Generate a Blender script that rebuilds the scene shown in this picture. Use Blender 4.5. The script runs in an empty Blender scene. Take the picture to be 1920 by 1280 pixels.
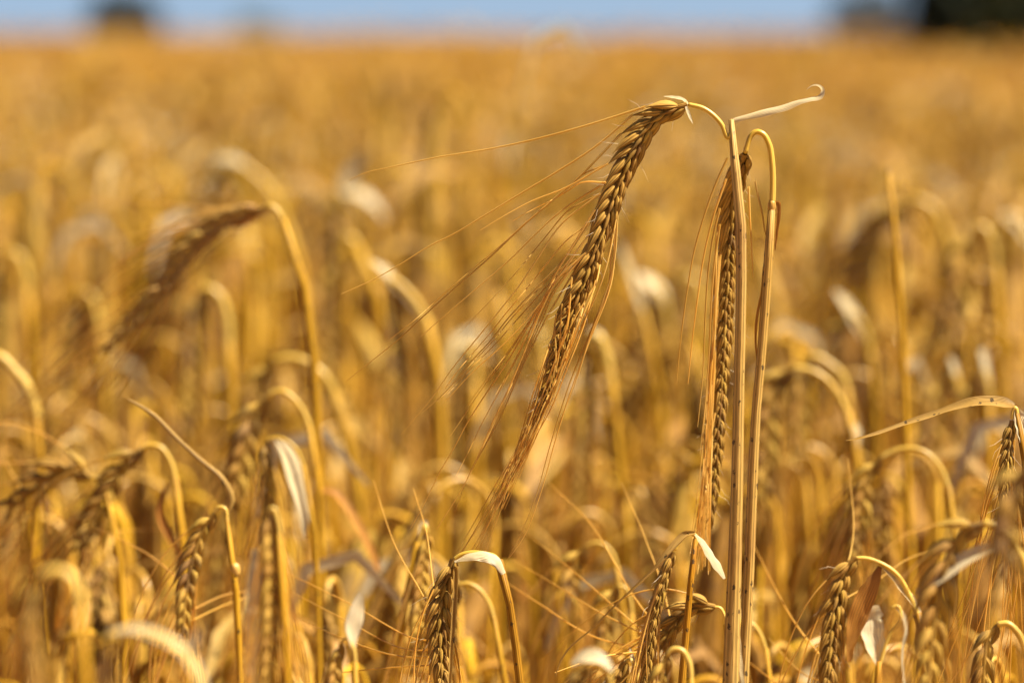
import bpy, math, random
import numpy as np
from mathutils import Vector, Matrix

# ------------------------------------------------------------------ camera, world, sun
S = bpy.context.scene
COL = S.collection
R = math.radians
K = 1.25e-4            # metres per photo pixel at one metre
CAM_Z = 0.90
HORIZON = 63.0         # photo row of the horizon
PITCH = math.atan((640 - HORIZON) * K)
FOCUS = 1.2
cam_d = bpy.data.cameras.new('camera')
cam = bpy.data.objects.new('camera', cam_d); COL.objects.link(cam)
cam.location = (0, 0, CAM_Z)
cam.rotation_euler = (math.pi / 2 - PITCH, 0, 0)
cam_d.sensor_width = 36.0
cam_d.lens = 36.0 / (1920 * K)
cam_d.clip_start = 0.05; cam_d.clip_end = 3000
cam_d.dof.use_dof = True
cam_d.dof.focus_distance = FOCUS
cam_d.dof.aperture_fstop = cam_d.lens / 14.0
S.camera = cam

SUN_EL, SUN_AZ = R(55), R(93)      # azimuth from +Y (away from camera) towards +X (right)
sun_dir = Vector((math.sin(SUN_AZ) * math.cos(SUN_EL), math.cos(SUN_AZ) * math.cos(SUN_EL), math.sin(SUN_EL)))
W = bpy.data.worlds.new('World'); S.world = W; W.use_nodes = True
nt = W.node_tree; nt.nodes.clear()
sky = nt.nodes.new('ShaderNodeTexSky'); sky.sky_type = 'NISHITA'; sky.sun_disc = False
sky.sun_elevation = SUN_EL; sky.sun_rotation = SUN_AZ
sky.air_density = 0.42; sky.dust_density = 2.8; sky.ozone_density = 3.5; sky.altitude = 2500
bg = nt.nodes.new('ShaderNodeBackground'); bg.inputs['Strength'].default_value = 0.05
wo = nt.nodes.new('ShaderNodeOutputWorld')
nt.links.new(sky.outputs[0], bg.inputs[0]); nt.links.new(bg.outputs[0], wo.inputs[0])
sl = bpy.data.lights.new('sun', 'SUN'); sl.energy = 5.0; sl.angle = R(0.53); sl.color = (1.0, 0.885, 0.72)
so = bpy.data.objects.new('sun', sl); COL.objects.link(so)
so.rotation_euler = sun_dir.to_track_quat('Z', 'Y').to_euler()
so.location = (3, 3, 8)
S.view_settings.view_transform = 'Standard'; S.view_settings.look = 'None'
S.view_settings.exposure = 1.40; S.view_settings.gamma = 1.0
S.cycles.max_bounces = 10; S.cycles.diffuse_bounces = 2; S.cycles.transmission_bounces = 6
S.cycles.caustics_reflective = False; S.cycles.caustics_refractive = False

rng = np.random.default_rng(11)
random.seed(5)
RIGHT = np.array([1.0, 0, 0])
FWD = np.array([0, math.cos(PITCH), -math.sin(PITCH)])
UP = np.array([0, math.sin(PITCH), math.cos(PITCH)])
EYE = np.array([0, 0, CAM_Z])

def at(x, y, d):
    """A point of the field that stands d metres before the camera."""
    return EYE + FWD * d + RIGHT * ((x - 960) * K * d) + UP * ((640 - y) * K * d)
def proj(p):
    v = np.asarray(p) - EYE; d = v @ FWD
    return 960 + (v @ RIGHT) / (K * d), 640 - (v @ UP) / (K * d), d

# ------------------------------------------------------------------ materials
def material(name, c1, c2, scale=60.0, stretch=0.15, trans=0.0, rough=0.55, spec=0.3, island=0.25, obj_rand=0.15,
             ribs=0.0, rib_depth=0.3, specks=False, tcol=None, c3=None, c3_at=0.62):
    m = bpy.data.materials.new(name); m.use_nodes = True
    t = m.node_tree; t.nodes.clear(); N = t.nodes.new; L = t.links.new
    out = N('ShaderNodeOutputMaterial')
    tc = N('ShaderNodeTexCoord'); mp = N('ShaderNodeMapping'); mp.inputs['Scale'].default_value = (1, 1, stretch)
    L(tc.outputs['Object'], mp.inputs[0])
    no = N('ShaderNodeTexNoise'); no.inputs['Scale'].default_value = scale; no.inputs['Detail'].default_value = 4
    L(mp.outputs[0], no.inputs['Vector'])
    mix = N('ShaderNodeMix'); mix.data_type = 'RGBA'
    ramp = N('ShaderNodeMapRange'); ramp.inputs[1].default_value = 0.32; ramp.inputs[2].default_value = 0.68
    L(no.outputs[0], ramp.inputs[0]); L(ramp.outputs[0], mix.inputs[0])
    mix.inputs[6].default_value = (*c1, 1); mix.inputs[7].default_value = (*c2, 1)
    col = mix.outputs[2]
    if c3:
        n2 = N('ShaderNodeTexNoise'); n2.inputs['Scale'].default_value = scale * 0.35; n2.inputs['Detail'].default_value = 3
        L(tc.outputs['Object'], n2.inputs['Vector'])
        r2 = N('ShaderNodeMapRange'); r2.inputs[1].default_value = c3_at - 0.06; r2.inputs[2].default_value = c3_at + 0.08
        L(n2.outputs[0], r2.inputs[0])
        m3 = N('ShaderNodeMix'); m3.data_type = 'RGBA'; L(r2.outputs[0], m3.inputs[0]); L(col, m3.inputs[6])
        m3.inputs[7].default_value = (*c3, 1); col = m3.outputs[2]
    geo = N('ShaderNodeNewGeometry'); oi = N('ShaderNodeObjectInfo')
    a = N('ShaderNodeMath'); a.operation = 'MULTIPLY_ADD'; a.inputs[1].default_value = island; a.inputs[2].default_value = 1 - island / 2 - obj_rand / 2
    L(geo.outputs['Random Per Island'], a.inputs[0])
    b = N('ShaderNodeMath'); b.operation = 'MULTIPLY_ADD'; b.inputs[1].default_value = obj_rand
    L(oi.outputs['Random'], b.inputs[0]); L(a.outputs[0], b.inputs[2])
    hs = N('ShaderNodeHueSaturation'); L(col, hs.inputs['Color']); L(b.outputs[0], hs.inputs['Value'])
    c = N('ShaderNodeMath'); c.operation = 'MULTIPLY_ADD'; c.inputs[1].default_value = 0.022; c.inputs[2].default_value = 0.4835
    L(geo.outputs['Random Per Island'], c.inputs[0]); L(c.outputs[0], hs.inputs['Hue'])
    col = hs.outputs[0]
    height = None
    if ribs:
        uv = N('ShaderNodeUVMap'); sp = N('ShaderNodeSeparateXYZ'); L(uv.outputs[0], sp.inputs[0])
        r = N('ShaderNodeMath'); r.operation = 'MULTIPLY'; r.inputs[1].default_value = ribs * 2 * math.pi; L(sp.outputs[0], r.inputs[0])
        s = N('ShaderNodeMath'); s.operation = 'SINE'; L(r.outputs[0], s.inputs[0])
        cb = N('ShaderNodeCombineXYZ')
        q = N('ShaderNodeMath'); q.operation = 'MULTIPLY'; q.inputs[1].default_value = ribs * 1.7; L(sp.outputs[0], q.inputs[0])
        q2 = N('ShaderNodeMath'); q2.operation = 'MULTIPLY'; q2.inputs[1].default_value = 9.0; L(sp.outputs[1], q2.inputs[0])
        L(q.outputs[0], cb.inputs[0]); L(q2.outputs[0], cb.inputs[1])
        n3 = N('ShaderNodeTexNoise'); n3.inputs['Scale'].default_value = 1.0; n3.inputs['Detail'].default_value = 5; L(cb.outputs[0], n3.inputs['Vector'])
        ad = N('ShaderNodeMath'); ad.operation = 'MULTIPLY_ADD'; ad.inputs[1].default_value = 0.35; L(s.outputs[0], ad.inputs[0]); L(n3.outputs[0], ad.inputs[2])
        height = ad.outputs[0]
        mr = N('ShaderNodeMapRange'); mr.inputs[1].default_value = 0.1; mr.inputs[2].default_value = 0.9; mr.inputs[3].default_value = 0.60; mr.inputs[4].default_value = 1.16
        L(height, mr.inputs[0])
        mm = N('ShaderNodeMix'); mm.data_type = 'RGBA'; mm.blend_type = 'MULTIPLY'; mm.inputs[0].default_value = 1.0
        L(col, mm.inputs[6]); L(mr.outputs[0], mm.inputs[7]); col = mm.outputs[2]
    if specks:
        mp2 = N('ShaderNodeMapping'); mp2.inputs['Scale'].default_value = (1, 1, 0.6); L(tc.outputs['Object'], mp2.inputs[0])
        v = N('ShaderNodeTexVoronoi'); v.inputs['Scale'].default_value = 620; nd = N('ShaderNodeTexNoise'); nd.inputs['Scale'].default_value = 2600; L(tc.outputs['Object'], nd.inputs['Vector'])
        va = N('ShaderNodeVectorMath'); va.operation = 'MULTIPLY_ADD'; va.inputs[1].default_value = (0.0012, 0.0012, 0.0012); L(nd.outputs['Color'], va.inputs[0]); L(mp2.outputs[0], va.inputs[2])
        L(va.outputs[0], v.inputs['Vector'])
        sc = N('ShaderNodeSeparateColor'); L(v.outputs['Color'], sc.inputs[0])
        th = N('ShaderNodeMath'); th.operation = 'MULTIPLY_ADD'; th.inputs[1].default_value = 0.5; th.inputs[2].default_value = -0.13; L(sc.outputs[0], th.inputs[0])
        lt = N('ShaderNodeMath'); lt.operation = 'LESS_THAN'; L(v.outputs['Distance'], lt.inputs[0]); L(th.outputs[0], lt.inputs[1])
        n4 = N('ShaderNodeTexNoise'); n4.inputs['Scale'].default_value = 60; L(tc.outputs['Object'], n4.inputs['Vector'])
        g4 = N('ShaderNodeMath'); g4.operation = 'GREATER_THAN'; g4.inputs[1].default_value = 0.44; L(n4.outputs[0], g4.inputs[0])
        an = N('ShaderNodeMath'); an.operation = 'MULTIPLY'; L(lt.outputs[0], an.inputs[0]); L(g4.outputs[0], an.inputs[1])
        an2 = N('ShaderNodeMath'); an2.operation = 'MULTIPLY'; an2.inputs[1].default_value = 0.85; L(an.outputs[0], an2.inputs[0])
        ms = N('ShaderNodeMix'); ms.data_type = 'RGBA'; L(an2.outputs[0], ms.inputs[0]); L(col, ms.inputs[6]); ms.inputs[7].default_value = (0.045, 0.03, 0.02, 1)
        col = ms.outputs[2]
    p = N('ShaderNodeBsdfPrincipled'); L(col, p.inputs['Base Color']); p.inputs['Roughness'].default_value = rough
    p.inputs['Specular IOR Level'].default_value = spec
    if height is not None:
        bu = N('ShaderNodeBump'); bu.inputs['Strength'].default_value = rib_depth; bu.inputs['Distance'].default_value = 0.0003
        L(height, bu.inputs['Height']); L(bu.outputs[0], p.inputs['Normal'])
    if trans:
        tr = N('ShaderNodeBsdfTranslucent')
        if tcol:
            tm = N('ShaderNodeMix'); tm.data_type = 'RGBA'; tm.blend_type = 'MULTIPLY'; tm.inputs[0].default_value = 1; L(col, tm.inputs[6]); tm.inputs[7].default_value = (*tcol, 1)
            L(tm.outputs[2], tr.inputs[0])
        else:
            L(col, tr.inputs[0])
        mx = N('ShaderNodeMixShader'); mx.inputs[0].default_value = trans
        L(p.outputs[0], mx.inputs[1]); L(tr.outputs[0], mx.inputs[2]); L(mx.outputs[0], out.inputs[0])
    else:
        L(p.outputs[0], out.inputs[0])
    return m

M_STEM = material('straw_stem', (0.52, 0.272, 0.008), (0.68, 0.405, 0.034), 90, 0.06, trans=0.12, ribs=9, rib_depth=0.35, specks=True, rough=0.5, spec=0.16, island=0.6, obj_rand=0.3, c3=(0.40, 0.20, 0.015))
M_SHEATH = material('pale_sheath', (0.64, 0.42, 0.075), (0.78, 0.57, 0.17), 90, 0.06, trans=0.15, ribs=9, rib_depth=0.45, specks=True, rough=0.5, spec=0.2, obj_rand=0.1, c3=(0.58, 0.36, 0.09))
M_NECK = material('straw_neck', (0.66, 0.375, 0.022), (0.85, 0.58, 0.13), 70, 0.1, trans=0.15, ribs=7, rib_depth=0.25, rough=0.4, spec=0.4)
M_LEAF = material('dry_leaf', (0.80, 0.64, 0.30), (0.88, 0.78, 0.50), 70, 0.1, trans=0.35, ribs=9, rib_depth=0.6, rough=0.38, spec=0.5, island=0.2)
M_TAN = material('tan_leaf', (0.56, 0.34, 0.06), (0.72, 0.48, 0.14), 70, 0.2, trans=0.35, ribs=9, rib_depth=0.6, specks=True, rough=0.5, c3=(0.24, 0.12, 0.04), c3_at=0.66)
M_RUST = material('rust_leaf', (0.52, 0.22, 0.035), (0.62, 0.32, 0.06), 60, 0.2, trans=0.4, ribs=8, rib_depth=0.5, c3=(0.25, 0.10, 0.03))
M_KERN = material('grain_husk', (0.35, 0.20, 0.030), (0.55, 0.335, 0.065), 260, 0.5, trans=0.03, rough=0.65, spec=0.15, ribs=11, rib_depth=0.7, island=0.45, obj_rand=0.3, c3=(0.27, 0.16, 0.05), c3_at=0.6)
M_HUSK = material('golden_husk', (0.44, 0.26, 0.05), (0.60, 0.38, 0.10), 260, 0.5, trans=0.1, rough=0.6, spec=0.25, ribs=11, rib_depth=0.7, island=0.3, obj_rand=0.0)
M_AWN = material('awn_bristle', (0.76, 0.46, 0.07), (0.90, 0.64, 0.17), 40, 1.0, trans=0.5, rough=0.4, spec=0.4, island=0.35, obj_rand=0.3)
M_HAIR = material('pale_hair', (0.75, 0.62, 0.38), (0.82, 0.72, 0.5), 40, 1.0, trans=0.4, rough=0.3)
M_SOIL = material('soil', (0.20, 0.12, 0.05), (0.36, 0.23, 0.09), 9, 1.0, island=0.0, obj_rand=0.0, rough=0.9)
M_CROP = material('crop_floor', (0.40, 0.208, 0.005), (0.54, 0.305, 0.014), 3, 1.0, island=0.0, obj_rand=0.0, rough=0.8)
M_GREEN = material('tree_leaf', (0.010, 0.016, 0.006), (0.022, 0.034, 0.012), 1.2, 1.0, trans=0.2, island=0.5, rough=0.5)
M_GREEN2 = material('hedge_leaf', (0.06, 0.09, 0.03), (0.09, 0.13, 0.045), 1.2, 1.0, trans=0.2, island=0.5, rough=0.5)
M_BARK = material('bark', (0.09, 0.065, 0.045), (0.14, 0.10, 0.07), 8, 0.3, rough=0.9)

# ------------------------------------------------------------------ mesh helpers
class MB:
    """Collects shapes (verts, quads or tris, uv, material slot) for one mesh."""
    def __init__(s): s.v, s.f, s.m, s.uv, s.n = [], [], [], [], 0
    def add(s, v, f, slot=0, uv=None):
        v = np.asarray(v, float); f = np.asarray(f, int)
        s.v.append(v); s.f.append(f + s.n); s.m.append(np.full(len(f), slot, np.int32))
        s.uv.append(np.zeros((len(v), 2)) if uv is None else uv); s.n += len(v)
    def arrays(s):
        V = np.concatenate(s.v)
        F = np.concatenate([np.pad(f, ((0, 0), (0, 4 - f.shape[1])), constant_values=-1) for f in s.f])
        return V, F, np.concatenate(s.m), np.concatenate(s.uv)
    def mesh(s, name, mats, origin=(0, 0, 0)):
        V, F, M, U = s.arrays(); return to_mesh(name, V - np.asarray(origin), F, M, U, mats)

def to_mesh(name, V, F, M, U, mats):
    me = bpy.data.meshes.new(name)
    tri = F[:, 3] < 0
    cnt = np.where(tri, 3, 4); start = np.concatenate([[0], np.cumsum(cnt)[:-1]])
    idx = F.reshape(-1); idx = idx[idx >= 0]
    me.vertices.add(len(V)); me.vertices.foreach_set('co', V.astype(np.float32).ravel())
    me.loops.add(len(idx)); me.loops.foreach_set('vertex_index', idx.astype(np.int32))
    me.polygons.add(len(F)); me.polygons.foreach_set('loop_start', start.astype(np.int32)); me.polygons.foreach_set('loop_total', cnt.astype(np.int32))
    me.polygons.foreach_set('use_smooth', np.ones(len(F), bool)); me.polygons.foreach_set('material_index', M.astype(np.int32))
    ul = me.uv_layers.new(name='UVMap'); ul.data.foreach_set('uv', U[idx].astype(np.float32).ravel())
    for m in mats: me.materials.append(m)
    me.update(calc_edges=True); me.validate()
    return me

def norm(v): return v / (np.linalg.norm(v, axis=-1, keepdims=True) + 1e-12)

def smooth(P, n):
    """Catmull-Rom through the rows of P (any number of columns), n samples evenly along the first three."""
    P = np.asarray(P, float)
    if len(P) == 2: P = np.array([P[0], P[0] * .67 + P[1] * .33, P[0] * .33 + P[1] * .67, P[1]])
    h = np.maximum(np.linalg.norm(np.diff(P[:, :3], axis=0), axis=1), 1e-9)[:, None]
    dl = np.diff(P, axis=0) / h
    m = np.empty_like(P); m[0], m[-1] = dl[0], dl[-1]
    m[1:-1] = (dl[:-1] * h[1:] + dl[1:] * h[:-1]) / (h[1:] + h[:-1])
    t = np.linspace(0, 1, 16, endpoint=False)[:, None]; out = []
    for i in range(len(P) - 1):
        out.append((2 * t ** 3 - 3 * t ** 2 + 1) * P[i] + (t ** 3 - 2 * t ** 2 + t) * h[i] * m[i] + (3 * t ** 2 - 2 * t ** 3) * P[i + 1] + (t ** 3 - t ** 2) * h[i] * m[i + 1])
    out.append(P[-1:]); Q = np.vstack(out)
    s = np.concatenate([[0], np.cumsum(np.linalg.norm(np.diff(Q[:, :3], axis=0), axis=1))])
    u = np.linspace(0, s[-1], n)
    return np.stack([np.interp(u, s, Q[:, k]) for k in range(Q.shape[1])], 1)

def frames(P, hint):
    T = norm(np.gradient(P, axis=0)); A = np.empty_like(P)
    h = np.asarray(hint, float)
    for i in range(len(P)):
        a = h - T[i] * (h @ T[i])
        if np.linalg.norm(a) < 1e-4: a = np.cross(T[i], [0.3, 0.5, 0.8])
        a = a / np.linalg.norm(a); A[i] = a; h = a
    return T, A, np.cross(T, A)

def tube(mb, P, rad, sides=10, slot=0, hint=(0, -1, 0), ribs=0, squash=1.0, cap=True):
    P = np.asarray(P, float); n = len(P); rad = np.broadcast_to(rad, n)
    T, A, B = frames(P, hint)
    th = np.linspace(0, 2 * np.pi, sides + 1)
    rr = 1 + (0.05 * np.cos(ribs * th) if ribs else 0 * th)
    ring = (np.cos(th) * rr)[None, :, None] * A[:, None] + (np.sin(th) * rr * squash)[None, :, None] * B[:, None]
    V = P[:, None] + ring * rad[:, None, None]
    L = np.concatenate([[0], np.cumsum(np.linalg.norm(np.diff(P, axis=0), axis=1))])
    uv = np.stack(np.broadcast_arrays((th / (2 * np.pi))[None, :], (L * 20)[:, None]), -1)
    # the seam column is a copy of the first one, so every tube stays one island
    m = sides
    V2 = V[:, :m].reshape(-1, 3); uv2 = uv[:, :m].copy()
    uv2[:, :, 0] = 0.5 - np.abs(0.5 - uv2[:, :, 0])      # mirrored, no jump at the seam
    i = np.arange(n - 1)[:, None] * m; j = np.arange(m)[None]; k = (j + 1) % m
    F = np.stack([i + j, i + k, i + m + k, i + m + j], -1).reshape(-1, 4)
    mb.add(V2, F, slot, uv2.reshape(-1, 2))
    if cap and sides >= 5:
        base = mb.n - len(V2)
        c = mb.n; mb.add([P[-1] + T[-1] * rad[-1] * .4], np.zeros((0, 3), int), slot, uv2[-1, :1])
        tip = np.array([[base + (n - 1) * m + a, base + (n - 1) * m + (a + 1) % m, c] for a in range(m)])
        mb.f.append(tip); mb.m.append(np.full(m, slot, np.int32))

def ribbon(mb, P, width, normal, fold=1.2, twist=0.0, slot=0, across=8, wave=0.0, seed=0):
    """A dry leaf: a gutter-shaped strip whose roll (fold, radians) and twist may change along it."""
    P = np.asarray(P, float); n = len(P)
    width = np.broadcast_to(width, n); fold = np.interp(np.linspace(0, 1, n), np.linspace(0, 1, np.size(fold)), np.atleast_1d(fold)) if np.size(fold) > 1 else np.full(n, float(fold))
    tw = np.interp(np.linspace(0, 1, n), np.linspace(0, 1, np.size(twist)), np.atleast_1d(twist)) if np.size(twist) > 1 else np.full(n, float(twist))
    T, A, B = frames(P, normal)
    Nn = A * np.cos(tw)[:, None] + B * np.sin(tw)[:, None]; Sd = np.cross(T, Nn)
    t = np.linspace(-1, 1, across + 1)
    r = np.random.default_rng(seed)
    ph = r.uniform(0, 6.28, 3)
    V = np.empty((n, across + 1, 3))
    for i in range(n):
        f = max(fold[i], 0.05); rad = width[i] / max(2 * math.sin(min(f, math.pi) / 2), 0.2)
        a = t * f / 2
        x = np.sin(a) * rad; z = (1 - np.cos(a)) * rad
        z = z + wave * width[i] * np.sin(i * 0.55 + ph[0] + t * 1.5) * np.abs(t)
        V[i] = P[i] + x[:, None] * Sd[i] + z[:, None] * Nn[i]
    u = (t + 1) / 2
    L = np.concatenate([[0], np.cumsum(np.linalg.norm(np.diff(P, axis=0), axis=1))])
    uv = np.stack(np.broadcast_arrays(u[None], (L * 20)[:, None]), -1).reshape(-1, 2)
    m = across + 1; i = np.arange(n - 1)[:, None] * m; j = np.arange(across)[None]
    F = np.stack([i + j, i + j + 1, i + m + j + 1, i + m + j], -1).reshape(-1, 4)
    mb.add(V.reshape(-1, 3), F, slot, uv)

def kernel_shape(rings, sides, seed=0, ribs=7, narrow=False):
    """A barley grain in its husk, base at the origin, tip at z = 1, one unit across; +y is its back."""
    r = np.random.default_rng(seed)
    u = np.linspace(0, 1, rings) ** 0.92
    prof = np.sin(np.pi * np.clip(u, 0, 1) ** 0.72) ** 0.85
    prof = prof * (1 - 0.62 * u ** 1.6); prof = prof / prof.max() * 0.5
    prof[0] = 0.12; prof[-1] = 0.05
    th = np.linspace(0, 2 * np.pi, sides, endpoint=False)
    rr = 1 + 0.085 * np.cos(ribs * th) * (1 if ribs else 0) + r.normal(0, 0.025, sides)
    bend = 0.16 * np.sin(np.pi * u) - 0.10 * u ** 3
    V = np.stack([prof[:, None] * np.cos(th) * rr, prof[:, None] * np.sin(th) * rr * 0.82 + bend[:, None], np.broadcast_to(u[:, None], (rings, sides))], -1)
    # the crease of the overlapping husk edges along the back
    cr = np.exp(-((th - np.pi / 2) / 0.35) ** 2) * 0.10
    V[:, :, 1] -= cr[None] * prof[:, None] * 1.6
    i = np.arange(rings - 1)[:, None] * sides; j = np.arange(sides)[None]; k = (j + 1) % sides
    F = np.stack([i + j, i + k, i + sides + k, i + sides + j], -1).reshape(-1, 4)
    return V.reshape(-1, 3), F
KERN_HI = [kernel_shape(14, 28, s) for s in range(5)]
KERN_LO = [kernel_shape(6, 6, s, ribs=0) for s in range(3)]
SCALE_HI = [kernel_shape(9, 8, s + 20, ribs=0) for s in range(3)]
KERN_UV = lambda V: np.stack([np.abs(np.arctan2(V[:, 0], V[:, 1])) / (2 * np.pi), V[:, 2] * .3], 1)
kern_mesh = []
for v, f in KERN_HI:
    q = MB(); q.add(v, f, 0, KERN_UV(v)); kern_mesh.append(q.mesh('kernel', [M_KERN]))
scale_mesh = []
for v, f in SCALE_HI:
    q = MB(); q.add(v, f, 0, KERN_UV(v)); scale_mesh.append(q.mesh('scale', [M_KERN]))

# ------------------------------------------------------------------ objects
def link(name, data, parent=None, loc=(0, 0, 0)):
    o = bpy.data.objects.new(name, data); COL.objects.link(o); o.location = loc
    if parent is not None: o.parent = parent
    return o
def tag(o, label=None, cat=None, group=None, kind=None):
    if label: o['label'] = label
    if cat: o['category'] = cat
    if group: o['group'] = group
    if kind: o['kind'] = kind
    return o

# ------------------------------------------------------------------ the ear of barley
def ear_layout(P, face, sc, roll=0.6, rows=2, taper=(1.0, 1.0, 0.92, 0.6, 0.4), spacing=0.00265, seed=0, flare=0.36):
    """Where the grains, the sterile scales and the bristle roots of an ear sit along its axis P."""
    r = np.random.default_rng(seed)
    seg = np.linalg.norm(np.diff(P, axis=0), axis=1); s = np.concatenate([[0], np.cumsum(seg)])
    n = max(6, int(s[-1] / (spacing * sc)))
    u = np.linspace(0.01, 0.985, n); pos = np.stack([np.interp(u * s[-1], s, P[:, k]) for k in range(3)], 1)
    T, B, Nn = frames(pos, face)          # B faces the viewer, Nn = T x B
    grains, scales = [], []
    for i in range(n):
        tp = np.interp(u[i], np.linspace(0, 1, len(taper)), taper) * sc
        ro = roll + 0.12 * math.sin(i * 0.7)
        n_ = Nn[i] * math.cos(ro) + B[i] * math.sin(ro); b_ = B[i] * math.cos(ro) - Nn[i] * math.sin(ro)
        sd = 1 if i % 2 else -1
        ang = flare * r.uniform(0.75, 1.25)
        D = norm(T[i] * math.cos(ang) + sd * n_ * math.sin(ang) + b_ * r.normal(0, 0.05))
        yb = sd * n_; yb = norm(yb - D * (yb @ D)); xb = np.cross(yb, D)
        Lk = 0.0122 * tp * r.uniform(0.88, 1.1); Wk = 0.0037 * tp * r.uniform(0.86, 1.12)
        base = pos[i] + sd * n_ * 0.0009 * tp - D * 0.0005
        grains.append((base, xb * Wk, yb * Wk * 1.0, D * Lk, i))
        for q in (-1, 1):
            a2 = 0.14 * r.uniform(0.5, 1.5)
            D2 = norm(T[i] + sd * n_ * a2 + q * b_ * 0.16)
            y2 = norm(q * b_ - D2 * (q * b_ @ D2)); x2 = np.cross(y2, D2)
            Ls = 0.0082 * tp * r.uniform(0.8, 1.1); Ws = 0.0015 * tp
            scales.append((pos[i] + q * b_ * 0.0013 * tp + sd * n_ * 0.0005 * tp, x2 * Ws, y2 * Ws, D2 * Ls))
    return grains, scales, (u, pos, T, B, Nn)

def auto_awns(grains, tip_dir, length, seed, spread=0.16, sag=0.05, n=8):
    r = np.random.default_rng(seed); out = []
    for base, x, y, D, i in grains:
        d0 = norm(D); p = base + D; L = length * r.uniform(0.7, 1.1)
        dt = norm(tip_dir + r.normal(0, spread, 3)); pts = [p - D * 0.06]
        step = L / n
        for k in range(n):
            t = (k + 1) / n
            d = norm(d0 * (1 - t) ** 2 + dt * (1 - (1 - t) ** 2) + np.array([0, 0, -sag * t]))
            pts.append(pts[-1] + d * step)
        out.append(np.array(pts))
    return out

def merged_ear(mb, P, face, sc, slot_k=0, slot_s=1, seed=0, lod=1, **kw):
    grains, scales, ax = ear_layout(P, face, sc, seed=seed, **kw)
    tube(mb, P, 0.0008 * sc, 5, slot_k)
    src = KERN_LO if lod else KERN_HI
    for g in grains:
        v, f = src[g[4] % len(src)]
        mb.add(g[0] + v[:, :1] * g[1] + v[:, 1:2] * g[2] + v[:, 2:] * g[3], f, slot_k, KERN_UV(v))
    return grains, ax

def ear_hairs(mb, grains, slot, seed, n=2):
    r = np.random.default_rng(seed)
    for base, x, y, D, i in grains:
        for q in range(n):
            d = norm(norm(D) + norm(y) * r.uniform(.1, .9) + r.normal(0, .25, 3))
            p = base + D * r.uniform(0.35, 0.85) + y * 0.4
            L = r.uniform(.0025, .0065)
            b = norm(r.normal(0, 1, 3)) * L * 0.12
            tube(mb, np.array([p, p + d * L * .5 + b, p + d * L]), np.array([.00007, .00006, .00002]), 3, slot, cap=False)

# ------------------------------------------------------------------ a featured barley plant
def px(pts, d):
    """(x, y[, metres nearer or farther]) rows of the plant to points of the field."""
    return np.array([at(p[0], p[1], d + (p[2] if len(p) > 2 else 0.0)) for p in pts])

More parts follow.
